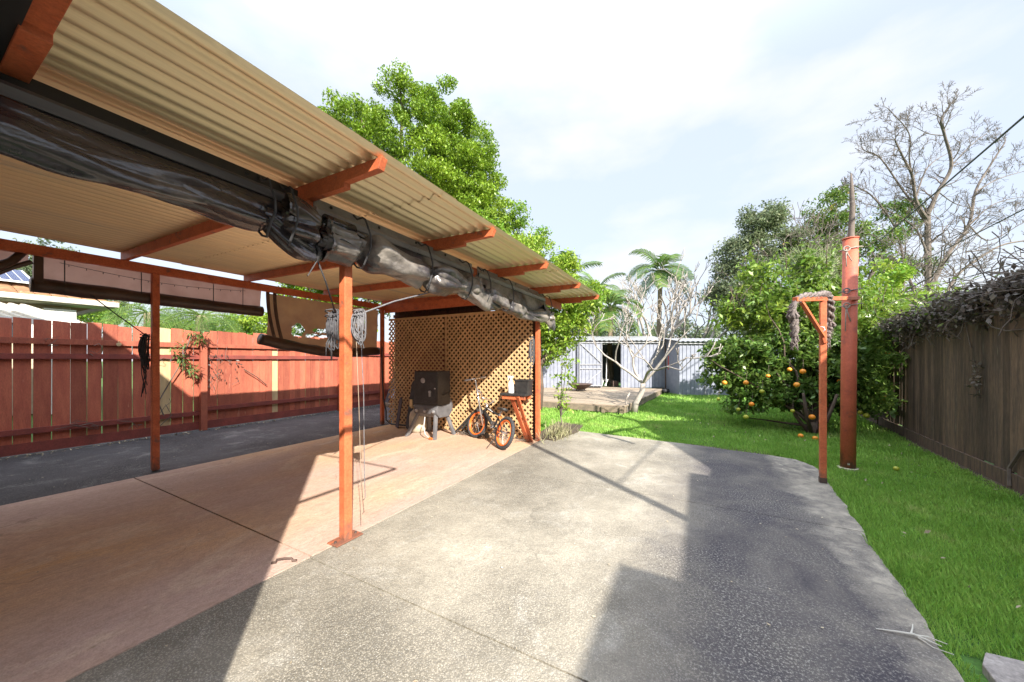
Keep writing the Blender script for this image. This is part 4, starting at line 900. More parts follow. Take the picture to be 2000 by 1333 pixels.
# ------------------------------------------------------------------ trees
p0 = atd(800, 600, 12.5)
tree('tall bright green leafy tree rising behind the carport roof', [el(825, 380, 12.5, 2.9, 3.1, 2.4), el(905, 320, 12.5, 1.4, 2.2), el(860, 215, 12.5, 1.0, 1.25), el(790, 200, 12.5, .9, .95), el(700, 265, 12.3, 1.4, 1.1), el(640, 300, 12, .9, 1.1), el(930, 420, 12.5, 1.25, 1.5), el(700, 420, 12.5, 2.2, 2.2)],
     (p0.x, p0.y, 0), 900, 230, .31, .10, LGREEN, BARKD, .22, seed=3, shell=.6)
tree('lime green leafy tree beside the carport corner, reaching down to the shed', [el(1010, 540, 10.5, 1.0, 1.3), el(1085, 585, 10, .95, 1.0), el(1130, 620, 9.8, .6, .9), el(960, 480, 11, 1.0, 1.1), el(1070, 660, 10.2, .9, .8), el(1040, 490, 11, .6, .8), el(1000, 430, 12, .6, .8), el(1145, 580, 11, .55, .6), el(1100, 530, 11, .5, .6)],
     tuple(atd(1050, 800, 9.4).xy)+(0,), 420, 130, .28, .105, LHEDGE, BARKD, .10, seed=5, shell=.5)
# small leafy shrub by the carport end post
tree('slim leafy sapling growing beside the carport end post', [((-2.15, 6.0, 1.05), (.28, .25, .38)), ((-2.05, 6.0, 1.55), (.22, .2, .25)), ((-2.2, 6.1, .55), (.2, .2, .3))], (-2.25, 5.95, 0), 34, 10, .10, .085, LHEDGE, BARKG, .013, name='shrub', cat='shrub', seed=9, nlimb=6)
# dry weeds at the post foot
g_ = np.random.default_rng(3); n_ = 260
P = np.stack([g_.normal(-2.18, .10, n_), g_.normal(5.75, .2, n_), np.zeros(n_)], 1)
dv = g_.normal(size=(n_, 3))*.5; dv[:, 2] = 1; dv /= np.linalg.norm(dv, axis=1)[:, None]; Ln = g_.uniform(.08, .32, n_)[:, None]; sd_ = np.cross(dv, g_.normal(size=(n_, 3))); sd_ /= np.linalg.norm(sd_, axis=1)[:, None]
V = np.stack([P-sd_*.004, P+sd_*.004, P+dv*Ln+sd_*.002, P+dv*Ln-sd_*.002], 1).reshape(-1, 3)
tagp(npmesh('dry_weeds', V, np.arange(n_*4).reshape(-1, 4), mat('straw', (.40, .36, .24), (.2, .22, .08), scale=20, rough=.9, island=.3)), 'tuft of dry weeds at the foot of the end post', 'weeds', kind='stuff')

# ------------------------------------------------------------------ citrus tree
CT = empty('orange_tree', (1.85, 8.2, 0), 'broad dark citrus tree carrying oranges, behind the red pipe', 'tree')
g_ = np.random.default_rng(21)
low = [el(1480, 740, 7.2, .95, .50, .8), el(1570, 735, 6.9, 1.0, .62, .9), el(1660, 740, 7.1, .9, .6, .9), el(1420, 745, 7.3, .45, .33), el(1560, 690, 7.2, 1.5, .6, 1.1), el(1700, 690, 7.3, .6, .7), el(1455, 800, 7.1, .4, .2), el(1560, 770, 6.9, 1.0, .38, .9), el(1650, 775, 6.9, .8, .38, .8), el(1400, 725, 7.4, .4, .3), el(1440, 690, 7.3, .6, .4)]
P = blobs(low, 560, 62, .20, g_, .5); P = P[P[:, 2] > .28]; V, F = leaves(P, .11, .48, seed=22, up=.5, fold=.35); npmesh('lower_crown', V, F, LCIT, CT)
upp = [el(1500, 610, 7.4, .95, .75, .8), el(1600, 620, 7.2, .95, .8, .8), el(1690, 640, 7.4, .8, .65), el(1570, 545, 7.6, .5, .55), el(1490, 545, 7.7, .55, .4), el(1650, 550, 7.6, .55, .6), el(1740, 620, 7.4, .7, .35), el(1800, 600, 7.6, .6, .2), el(1430, 620, 7.5, .4, .4)]
P = blobs(upp, 420, 34, .20, g_, .45); V, F = leaves(P, .125, .46, seed=23, up=.4, fold=.3); npmesh('upper_crown', V, F, LCITY, CT)
m = MB(); cb = Vector((1.85, 8.25, 0))
tp = [Vector(e[0])+Vector((g_.normal()*.3, g_.normal()*.3, g_.normal()*.2)) for e in low+upp for _ in range(2)]
limbs(m, cb+Vector((0, 0, .12)), tp[::2], .032, g_, 6, .12); m.tube([cb-Vector((0, 0, .1)), cb+Vector((0, 0, .2))], [.10, .07], 10)
for k in range(5): a = k*1.25+.4; m.tube([cb+Vector((.05*math.cos(a), .05*math.sin(a), -.02)), cb+Vector((.25*math.cos(a), .25*math.sin(a), .3)), cb+Vector((.4*math.cos(a), .4*math.sin(a), .75))], [.035, .03, .02], 7)
for e in upp:
    for _ in range(5):
        a = Vector(e[0])+Vector((g_.normal()*.3, g_.normal()*.25, .1)); m.tube([a, a+Vector((g_.normal()*.06, g_.normal()*.06, .3)), a+Vector((g_.normal()*.1, g_.normal()*.1, .55))], [.010, .007, .003], 5)
m.build('trunk', BARKD, CT, smooth=True)
OR = [(1568, 726, 6.1, .048, 0), (1556, 752, 6.0, .047, 0), (1586, 815, 6.15, .05, 0), (1468, 790, 6.35, .045, 0), (1457, 815, 6.35, .045, 1), (1415, 748, 6.75, .045, 0), (1457, 748, 6.35, .045, 0), (1488, 765, 6.3, .04, 1), (1548, 803, 6.25, .035, 1), (1730, 779, 6.35, .042, 0), (1692, 812, 6.3, .05, 1), (1542, 722, 6.2, .038, 0), (1680, 806, 6.35, .04, 1), (1403, 780, 6.9, .035, 1), (1735, 690, 6.5, .04, 0), (1442, 800, 6.5, .035, 1), (1500, 735, 6.3, .036, 0), (1640, 745, 6.3, .04, 0)]
for i, (px, py, d, r_, gcol) in enumerate(OR):
    c_ = atd(px, py, d); m = MB(); m.lathe(c_, [(0, -r_)]+[(r_*math.cos(a), r_*math.sin(a)*.93) for a in [(-PI/2+(k+1)*PI/11) for k in range(10)]]+[(0, r_*.93)], 16)
    o_ = m.build('orange', FRUITG if gcol else FRUIT, CT, smooth=True)
    m = MB(); m.tube([c_+Vector((0, 0, r_*.9)), c_+Vector((.01, .02, r_+.05)), c_+Vector((.03, .12, r_+.16))], .003, 5); m.build('stalk', BARKD, o_)
ol = ['fallen orange lying left of the citrus trunk', 'fallen orange lying right beside the citrus trunk, partly shaded', 'fallen yellow fruit lying on the lawn near the brown fence']
for (x, y, r_, lb, mt_) in ((1.55, 7.65, .042, ol[0], FRUIT), (1.72, 7.55, .04, ol[1], FRUIT), (2.12, 5.95, .03, ol[2], FRUITG)):
    m = MB(); m.lathe((x, y, r_-.008), [(0, -r_)]+[(r_*math.cos(a), r_*math.sin(a)*.9) for a in [(-PI/2+(k+1)*PI/11) for k in range(10)]]+[(0, r_*.9)], 14); tagp(m.build('fallen_orange', mt_, smooth=True), lb, 'orange')

Ps = []
for e in upp+[low[0], low[3], low[5]]:
    for _ in range(13):
        v = g_.normal(size=3); v[2] = abs(v[2])+.25; v /= np.linalg.norm(v); p = np.array(e[0])+v*np.array(e[1])*1.0; d = v*.5+np.array([0, 0, .7])+g_.normal(size=3)*.25; d /= np.linalg.norm(d); L_ = g_.uniform(.18, .5)
        for q in range(int(L_*26)): Ps.append(p+d*L_*g_.random()+g_.normal(size=3)*.035)
V, F = leaves(np.array(Ps), .11, .42, seed=24, up=.2, fold=.3); npmesh('young_shoots', V, F, LCITY, CT)
# ------------------------------------------------------------------ bare trees
def grow(m, p, d, length, r_, lev, g_, spread=.55, seg=4, nch=(2, 3), shrink=.72, uptend=.12, minr=.003, sides=6, taper=.75, kink=.12, side=False):
    pts = [p]; rad = [r_]
    for i in range(seg):
        d = (d+Vector(g_.normal(size=3))*kink+Vector((0, 0, uptend*.3))).normalized(); p = p+d*(length/seg); pts.append(p); rad.append(max(minr, r_*(1-(1-taper)*(i+1)/seg)))
    m.tube(pts, rad, sides if lev > 2 else 4, cap=lev < 2)
    if lev <= 0: return
    k = g_.integers(nch[0], nch[1]+1)
    for j in range(k):
        v = Vector(g_.normal(size=3)); v = (v-d*v.dot(d)).normalized(); nd = (d+v*spread*g_.uniform(.6, 1.3)+Vector((0, 0, uptend))).normalized()
        grow(m, p, nd, length*shrink*g_.uniform(.75, 1.2), max(minr, rad[-1]*(.82 if j == 0 else .68)), lev-1, g_, spread, seg, nch, shrink, uptend, minr, sides, taper, kink, side)
    if side and lev >= 1:
        for q in pts[1:-1]:
            if g_.random() < .7:
                v = Vector(g_.normal(size=3)); v = (v-d*v.dot(d)).normalized(); grow(m, q, (d*.5+v+Vector((0, 0, uptend))).normalized(), length*.5, max(minr, r_*.4), max(0, lev-2), g_, spread, seg, nch, shrink, uptend, minr, sides, taper, kink, False)
def guided(m, pixels, r0, r1, g_, d0, d1, lev=3, side_len=1.2, minr=.008, dens=1.0):
    pts = []; n_ = len(pixels)
    for i, (px, py) in enumerate(pixels): pts.append(atd(px, py, d0+(d1-d0)*i/(n_-1)))
    pts = resample(pts, n_*4); rad = [r0+(r1-r0)*i/(len(pts)-1) for i in range(len(pts))]; m.tube(pts, rad, 8)
    for i in range(2, len(pts)):
        f_ = i/len(pts)
        if g_.random() < (.36+.5*f_)*dens:
            t_ = (pts[i]-pts[i-1]).normalized(); v = Vector(g_.normal(size=3)); v = (v-t_*v.dot(t_)).normalized()
            grow(m, pts[i], (t_*.7+v*.9+Vector((0, 0, .25))).normalized(), side_len*g_.uniform(.5, 1.0), rad[i]*.5, lev, g_, .5, 4, (2, 3), .68, .08, minr, 5, .6, .16, True)
    t_ = (pts[-1]-pts[-2]).normalized(); grow(m, pts[-1], t_, side_len*.45, r1, lev, g_, .5, 4, (2, 3), .7, .08, minr, 5, .6, .16, True)
BT = empty('bare_tree', tuple(atd(1815, 600, 15).xy)+(0,), 'tall leafless grey tree with spreading limbs beyond the brown fence', 'tree')
g_ = np.random.default_rng(77); D = 15
LM = [([(1818, 640), (1814, 560), (1812, 480), (1812, 420)], .20, .13), ([(1812, 430), (1790, 395), (1782, 345), (1765, 310), (1748, 275)], .10, .035), ([(1812, 420), (1832, 375), (1858, 325), (1845, 265), (1838, 235), (1856, 205)], .11, .035),
      ([(1820, 560), (1850, 500), (1892, 440), (1905, 375), (1930, 330), (1962, 280)], .11, .035), ([(1840, 590), (1868, 540), (1905, 510), (1955, 480), (2005, 470)], .09, .04), ([(1785, 570), (1768, 520), (1748, 445), (1705, 385), (1672, 365)], .08, .03),
      ([(1812, 440), (1785, 400), (1762, 370), (1720, 310), (1690, 295)], .07, .025), ([(1785, 400), (1810, 330), (1850, 300)], .05, .02), ([(1892, 440), (1930, 470), (1990, 440)], .04, .02), ([(1812, 500), (1790, 450), (1750, 420), (1700, 400)], .06, .02), ([(1905, 375), (1950, 350), (2000, 335)], .04, .015), ([(1858, 325), (1890, 290), (1925, 262)], .035, .015), ([(1892, 440), (1940, 400), (1995, 385)], .04, .015), ([(1845, 265), (1815, 262), (1790, 250)], .03, .012), ([(1748, 445), (1700, 470), (1650, 455)], .04, .015), ([(1832, 375), (1870, 400), (1925, 410)], .03, .012), ([(1782, 345), (1776, 310), (1775, 260), (1737, 215)], .045, .018)]
m = MB()
for px, a, b in LM: guided(m, px, a*.72, b*.7, g_, D, D+g_.uniform(-1, 1), 3, .62, .0055)
m.build('limbs', BARKG, BT)
# frangipanis
def frangi(label, base, n_main, length, r_, lev, seed, first=None, spread=.75, shrink=.78, grp=None):
    E = empty('frangipani_tree', base, label, 'tree', grp); g_ = np.random.default_rng(seed); m = MB(); b = Vector(base)
    if first is None: first = [b, b+Vector((.03, 0, .25)), b+Vector((0, .02, .5))]
    m.tube(first, [r_*(1.35-.35*i/(len(first)-1)) for i in range(len(first))], 10)
    for k in range(n_main):
        a = k/n_main*2*PI+g_.uniform(-.3, .3); d = Vector((math.cos(a)*1.0, math.sin(a)*1.0, .95)).normalized()
        grow(m, first[-1], d, length*g_.uniform(.8, 1.2), r_*.60, lev, g_, spread, 4, (2, 2 if lev > 4 else 3), shrink, .16, .0085*(base[1]/9)**.5, 7, .80, .13)
    m.build('branches', BARKF, E, smooth=True); return E
fb = tuple(atd(1238, 803, 8.9).xy)+(0,); FB = Vector(fb)
frangi('bare pale frangipani tree at the front corner of the timber deck', fb, 5, .74, .06, 5, 12, [FB+Vector((0, 0, -.05)), FB+Vector((.05, 0, .25)), FB+Vector((.20, .02, .55)), FB+Vector((.22, .02, .75))], spread=.62, shrink=.74)
m = MB(); m.tube([FB+Vector((-.16, -.02, 0)), FB+Vector((-.2, 0, .3)), FB+Vector((-.1, 0, .5))], [.03, .025, .018], 7); tagp(m.build('cut_stump', BARKF, smooth=True), 'short bent stump at the foot of the near frangipani', 'stump')
fb2 = tuple(atd(1290, 700, 17.5).xy)+(0,)
frangi('bare frangipani tree standing just behind the left grey shed', fb2, 6, 1.5, .15, 4, 15, [Vector(fb2), Vector(fb2)+Vector((0, 0, .9)), Vector(fb2)+Vector((0, 0, 1.7))], spread=.7, shrink=.76)
fb3 = tuple(atd(1372, 700, 18.5).xy)+(0,)
frangi('bare frangipani tree standing behind the right grey shed', fb3, 5, 1.4, .15, 4, 19, [Vector(fb3), Vector(fb3)+Vector((0, 0, .9)), Vector(fb3)+Vector((0, 0, 1.6))], spread=.7, shrink=.76)

# ------------------------------------------------------------------ palms
def frond(m, c, az, el_, L_, droop, g_, lf=.55, nl=34, lm=None, wid=.035, hang=.6):
    pts = []; d = Vector((math.cos(az)*math.cos(el_), math.sin(az)*math.cos(el_), math.sin(el_))); p = Vector(c); n_ = 14
    for i in range(n_+1):
        pts.append(p.copy()); d = (d+Vector((0, 0, -droop/n_))).normalized(); p = p+d*L_/n_
    m.tube(pts, [.03*(1-.85*i/n_) for i in range(n_+1)], 5); V = []; F = []
    for i in range(nl):
        f_ = .12+.88*i/nl; u = f_*n_; k = min(int(u), n_-1); q = pts[k].lerp(pts[k+1], u-k); t_ = (pts[k+1]-pts[k]).normalized()
        sv = t_.cross(Vector((0, 0, 1))); sv = sv.normalized() if sv.length > .01 else Vector((1, 0, 0))
        ll = lf*math.sin(PI*(.12+.82*f_))**.6*g_.uniform(.8, 1.1)
        for s in (-1, 1):
            dd = (sv*s*.9+t_*.55+Vector((0, 0, .15))).normalized(); a = q; b = q+dd*ll*.5; dd2 = (dd+Vector((0, 0, -hang*g_.uniform(.6, 1.4)))).normalized(); e_ = b+dd2*ll*.6
            wv = t_*wid
            m.add([a-wv*.4, a+wv*.4, b+wv*.5, b-wv*.5, e_], [(0, 1, 2, 3), (3, 2, 4)])
def palm(label, px, py, d, nf, L_, tr, seed, group='tall palms behind the sheds', droop=1.6, lf=.6, base_z=0, hang=.6, wid=.04, nl=34, elr=(-.1, 1.35), tilt=0):
    c = atd(px, py, d); E = empty('palm_tree', (c.x, c.y, base_z), label, 'palm', group); g_ = np.random.default_rng(seed)
    m = MB(); n_ = 12; m.tube([Vector((c.x+.03*math.sin(i*.8), c.y, base_z+(c.z-base_z)*i/n_)) for i in range(n_+1)], [tr*(1.1-.25*i/n_) for i in range(n_+1)], 12); m.build('trunk', PALMT, E, smooth=True)
    m = MB(); m.tube([c-Vector((0, 0, .9)), c-Vector((0, 0, .3)), c], [tr*.95, tr*.85, tr*.4], 12); m.build('crownshaft', mat('crownshaft', (.22, .30, .1), (.3, .3, .15)) if 'crownshaft' not in bpy.data.materials else bpy.data.materials['crownshaft'], E, smooth=True)
    for k in range(nf):
        m = MB(); az = k*2.399+g_.uniform(-.2, .2)+tilt; e_ = elr[0]+(elr[1]-elr[0])*((k+.5)/nf)**1.1
        frond(m, c, az, e_, L_*g_.uniform(.8, 1.1), droop*g_.uniform(.8, 1.2), g_, lf, nl, wid=wid, hang=hang); m.build('frond', LPALM, E)
    return E
palm('tall palm with windswept fronds above the sheds, crown clear of other trees', 1288, 530, 19, 13, 2.1, .13, 5, lf=.75, wid=.05, droop=1.9)
palm('palm with crown low beside the lime green tree, between tree and tall palm', 1192, 600, 17, 13, 2.1, .13, 8, lf=.75, wid=.05, droop=2.0)
palm('palm whose grey fronds poke out just above the lime green tree', 1105, 550, 16, 11, 1.7, .12, 11, lf=.7, wid=.045)
palm('palm fronds standing at the left edge of the low palm behind the shed', 1165, 570, 21, 10, 2.0, .12, 14, lf=.7, wid=.05)
palm('big drooping date palm behind the red fence', 395, 618, 11.8, 16, 2.5, .22, 25, group='palms beyond the red fence', droop=1.5, lf=.75, hang=1.5, wid=.016, nl=44, elr=(-.25, .7))
palm('drooping palm behind the red fence just left of the date palm', 290, 612, 12.5, 13, 2.2, .15, 31, group='palms beyond the red fence', droop=1.9, lf=.7, hang=1.6, wid=.016, nl=40, elr=(-.2, .8))
# fan palm behind the citrus
FPc = atd(1572, 540, 8.0); FP = empty('fan_palm', (FPc.x, FPc.y, 0), 'spiky pale fan palm showing through the top of the citrus', 'palm'); g_ = np.random.default_rng(3)
m = MB(); m.tube([(FPc.x, FPc.y, 0), (FPc.x, FPc.y, FPc.z)], [.12, .1], 10); m.build('trunk', PALMT, FP)
m = MB()
for k in range(9):
    v = Vector(g_.normal(size=3)); v.y -= .7; v.z = abs(v.z)*.8+.1; v.normalize(); c_ = FPc+v*.45
    m.tube([FPc, c_], .008, 4); a_ = v.orthogonal().normalized(); b_ = v.cross(a_)
    for j in range(34):
        a = j/34*2*PI*.85; dd = (a_*math.cos(a)+b_*math.sin(a)+v*.25).normalized(); s_ = dd.cross(v).normalized()*.012; m.add([c_-s_, c_+s_, c_+dd*.55], [(0, 1, 2)])
m.build('fan_leaves', mat('fan_leaf', (.32, .36, .2), (.22, .28, .12), island=.3, transl=.3), FP)

# ------------------------------------------------------------------ trees behind citrus
TG = 'trees in the gardens behind'
tree('dark dull green tree behind the citrus, left side of the group', [el(1455, 500, 15, 1.1, 1.5), el(1490, 440, 15, .9, .9), el(1420, 560, 15, .8, 1.3), el(1480, 620, 15, 1.5, 1.3), el(1540, 480, 15.5, .9, 1.0)], tuple(atd(1470, 700, 15).xy)+(0,), 300, 130, .38, .13, LDULL, BARKG, .2, seed=41, group=TG, shell=.5)
tree('mixed green and rusty leaved tree behind the citrus, twiggy top', [el(1620, 430, 15.5, 1.4, 1.1), el(1640, 380, 15.5, .6, .6), el(1580, 500, 15, 1.3, 1.2), el(1700, 470, 15.5, 1.2, 1.0), el(1760, 420, 16, .9, .9), el(1750, 520, 16, 1.2, 1.0)], tuple(atd(1640, 700, 15.5).xy)+(0,), 230, 85, .34, .13, LMIX, BARKG, .2, seed=43, group=TG, shell=.45)
m = MB(); g_ = np.random.default_rng(8); TW = empty('twiggy_tree', tuple(atd(1660, 640, 13).xy)+(0,), 'tangled pale twiggy tree in front of the rusty leaved tree', 'tree')
m.tube([TW.location+Vector((0, 0, -.1)), TW.location+Vector((0, 0, 3))], [.12, .09], 8)
for k in range(12):
    grow(m, TW.location+Vector((0, 0, 2.6)), Vector((g_.normal()*.8, g_.normal()*.5, 1.0)).normalized(), 1.6, .05, 5, g_, .6, 4, (2, 3), .76, .06, .0075, 5, .75, .22, False)
m.build('branches', BARKG, TW)
tree('leafy hedge tree low behind the brown fence and citrus', [el(1700, 600, 9.5, 1.3, .5), el(1800, 600, 10, 1.0, .35), el(1860, 590, 12, .8, .35), el(1640, 600, 9, .9, .9), el(1740, 540, 10, .7, .6)], tuple(atd(1760, 700, 9.6).xy)+(0,), 150, 70, .24, .12, LHEDGE, BARKG, .06, seed=47, group=TG, shell=.4)
tree('dense dark green tree far behind the sheds', [el(1180, 660, 26, 3.5, 1.6), el(1330, 665, 28, 4, 1.3), el(1100, 650, 24, 3, 2.0)], tuple(atd(1180, 700, 26).xy)+(0,), 130, 120, .7, .28, LDULL, BARKD, .25, seed=51, group=TG)
tree('round green tree behind the red fence, right of the neighbour roof', [el(190, 612, 26, 1.8, .9), el(165, 590, 27, 1.2, .8), el(225, 625, 25, 1.0, .6)], tuple(atd(190, 690, 26).xy)+(0,), 110, 90, .40, .20, LHEDGE, BARKD, .2, seed=53, group='trees beyond the red fence')
tree('dark conifer-like tree far behind the neighbour house', [el(85, 500, 32, 2.2, 2.6), el(60, 540, 32, 2.5, 1.6), el(220, 600, 34, 1.8, .8)], tuple(atd(85, 690, 32).xy)+(0,), 130, 80, .6, .26, LDULL, BARKD, .3, seed=55, group='trees beyond the red fence')
tree('low bright shrub line between the palms beyond the red fence', [el(470, 640, 14, 2.0, .45), el(560, 640, 14, 1.6, .5), el(640, 625, 15, 1.4, .8), el(360, 645, 15, 1.5, .35)], tuple(atd(480, 700, 14).xy)+(0,), 150, 80, .28, .14, LHEDGE, BARKD, .1, name='shrub', cat='shrub', seed=57, group='trees beyond the red fence')
tree('leafy tree behind the torn blind at the far end of the side path', [el(640, 560, 13, 1.6, 1.3), el(720, 580, 12.5, 1.2, 1.2)], tuple(atd(660, 700, 13).xy)+(0,), 110, 100, .36, .15, LGREEN, BARKD, .15, seed=59, group='trees beyond the red fence')
# ------------------------------------------------------------------ vines and fence plant
g_ = np.random.default_rng(31)
VN = empty('dry_vine', (rfp(6), 6, 2), 'tangled grey dry vine sprawling over the top of the brown fence', 'vine'); Ps = []
for _ in range(210):
    y = g_.uniform(3.5, 9.2); t_ = 2.10-.045*max(0, y-5.6); x = rfp(y)+g_.normal()*.13
    thick = .13 if y < 8 else .08
    hang = g_.random() < (.38 if 5.4 < y < 7.0 else .22)
    z = t_+abs(g_.normal())*thick*.45 if not hang else t_-abs(g_.normal())*.14
    if hang: x = rfp(y)-.03-abs(g_.normal())*.07
    k = 46; Ps.append(np.array([x, y, z])+g_.normal(size=(k, 3))*np.array([.06, .12, .055]))
P = np.concatenate(Ps); V, F = leaves(P, .07, .5, seed=33); npmesh('leaves', V, F, LVINE, VN)
m = MB()
for _ in range(120):
    y = g_.uniform(3.8, 9.0); p = Vector((rfp(y)-.02+g_.normal()*.05, y, 2.10-.045*max(0, y-5.6)+g_.uniform(-.02, .12))); pts = [p]; d = Vector((g_.normal()*.25-.1, g_.normal(), g_.normal()*.3-.05)).normalized()
    for i in range(7): d = (d+Vector(g_.normal(size=3))*.35+Vector((0, 0, -.06))).normalized(); p = p+d*.09; p.x = min(p.x, rfp(p.y)+.3); pts.append(p.copy())
    m.tube(pts, [.005]*8, 4)
# long looping runner across the palings
m.tube([Vector((rfp(y)-.04-.03*math.sin(i), y, z)) for i, (y, z) in enumerate([(6.25, 2.05), (6.15, 1.85), (6.0, 1.72), (5.8, 1.66), (5.55, 1.66)])], .007, 5)
m.tube([Vector((rfp(y)-.03, y, z)) for (y, z) in [(6.6, 2.0), (6.62, 1.8), (6.55, 1.6), (6.5, 1.5)]], .005, 5)
m.tube([Vector((rfp(5.75)-.06, 5.72, .02)), Vector((rfp(5.8)-.05, 5.75, .2)), Vector((rfp(5.8)-.05, 5.6, .42)), Vector((rfp(5.6)-.06, 5.4, .5))], .016, 6)
m.build('stems', BARKG, VN)
# a hanging tail of dry leaves
Ps = []
for yy, zz in ((6.32, 1.25), (6.35, 1.1), (6.33, .98), (6.9, 1.72), (7.4, 1.75), (6.1, 1.8), (6.2, 1.9)): Ps.append(np.array([rfp(yy)-.05, yy, zz])+g_.normal(size=(14, 3))*np.array([.02, .03, .06]))
V, F = leaves(np.concatenate(Ps), .06, .5, seed=35); npmesh('hanging_leaves', V, F, LVINE, VN)
SP = empty('climbing_vine', (rfp(8.2), 8.2, 1.9), 'green leafy vine spilling over the far end of the brown fence', 'vine')
P = np.concatenate([np.array([rfp(y)-.08, y, z])+g_.normal(size=(60, 3))*np.array([.14, .22, .13]) for y, z in ((7.4, 2.1), (7.8, 2.1), (8.3, 2.12), (8.8, 2.1), (9.3, 2.0), (9.7, 1.9), (9.9, 1.6), (9.8, 1.2), (9.9, .9), (7.0, 2.2))])
V, F = leaves(P, .12, .42, seed=37); npmesh('leaves', V, F, LCITY, SP)
m = MB(); m.tube([(rfp(9.9)-.1, 9.9, 0), (rfp(9.8)-.12, 9.8, 1.0), (rfp(9.4)-.1, 9.4, 1.9), (rfp(8.2)-.08, 8.2, 2.08), (rfp(7)-.05, 7.0, 2.12)], .012, 6); m.build('stem', BARKD, SP)
# long-leaved plant climbing on the red fence
FPn = empty('climbing_plant', (FX+.1, 2.8, 0), 'long-leaved green plant climbing the red fence by its post', 'plant'); m = MB()
for (y, z) in ((2.85, 1.88), (2.95, 1.72), (2.62, 1.50), (2.72, 1.38), (2.80, 1.22), (2.90, 1.12), (2.75, 1.62), (3.0, 1.85)):
    c_ = Vector((FX+.14, y, z))
    for k in range(24):
        d = Vector((abs(g_.normal())*.7+.1, g_.normal(), g_.normal()*.45+.1)).normalized(); s_ = d.cross(Vector((0, 0, 1))).normalized()*.013; L_ = g_.uniform(.10, .2); o1 = c_+Vector(g_.normal(size=3))*.035
        m.add([o1, o1+d*L_*.45-s_, o1+d*L_*.45+s_, o1+d*L_+Vector((0, 0, -.04))], [(0, 1, 3, 2)])
m.build('leaves', LPLANT, FPn)
m = MB()
m.tube([(FX+.03, 2.5, .35), (FX+.04, 2.42, .6), (FX+.05, 2.55, .9), (FX+.08, 2.7, 1.25), (FX+.12, 2.85, 1.8)], .009, 6)
m.tube([(FX+.03, 2.42, .15), (FX+.035, 2.6, .35), (FX+.035, 2.52, .55)], .006, 5)
for k in range(8):
    y = g_.uniform(2.9, 3.6); z = g_.uniform(1.0, 1.7); p = Vector((FX+.045, y, z)); pts = [p]
    for i in range(6): p = p+Vector((0, g_.normal()*.05, -abs(g_.normal())*.07)); pts.append(p)
    m.tube(pts, .003, 4)
for k in range(10):
    y = g_.uniform(1.2, 2.6); z = g_.uniform(.12, .5) if k % 2 else g_.uniform(1.3, 1.65); p = Vector((FX+.045, y, z)); pts = [p]
    for i in range(7): p = p+Vector((abs(g_.normal())*.01, g_.normal()*.07, g_.normal()*.045)); pts.append(p)
    m.tube(pts, .0035, 4)
m.build('stems', BARKG, FPn)
m = MB(); 
for k in range(24):
    y = 3.3+g_.uniform(-.2, .35); z = g_.uniform(.95, 1.5); o1 = Vector((FX+.05, y, z)); d = Vector((.25, g_.normal()*.5, -abs(g_.normal()))).normalized(); s_ = d.cross(Vector((1, 0, 0))).normalized()*.012; L_ = .07; m.add([o1, o1+d*L_*.5-s_, o1+d*L_*.5+s_, o1+d*L_], [(0, 1, 3, 2)])
m.build('dead_leaves', BROWNR, FPn)
# a loose stick wedged on the fence
m = MB(); m.tube([(FX+.05, 3.72, 1.15), (FX+.08, 3.95, .98), (FX+.05, 4.15, .80)], .010, 6); tagp(m.build('stick', BARKD), 'short brown stick wedged against the red fence palings', 'stick')

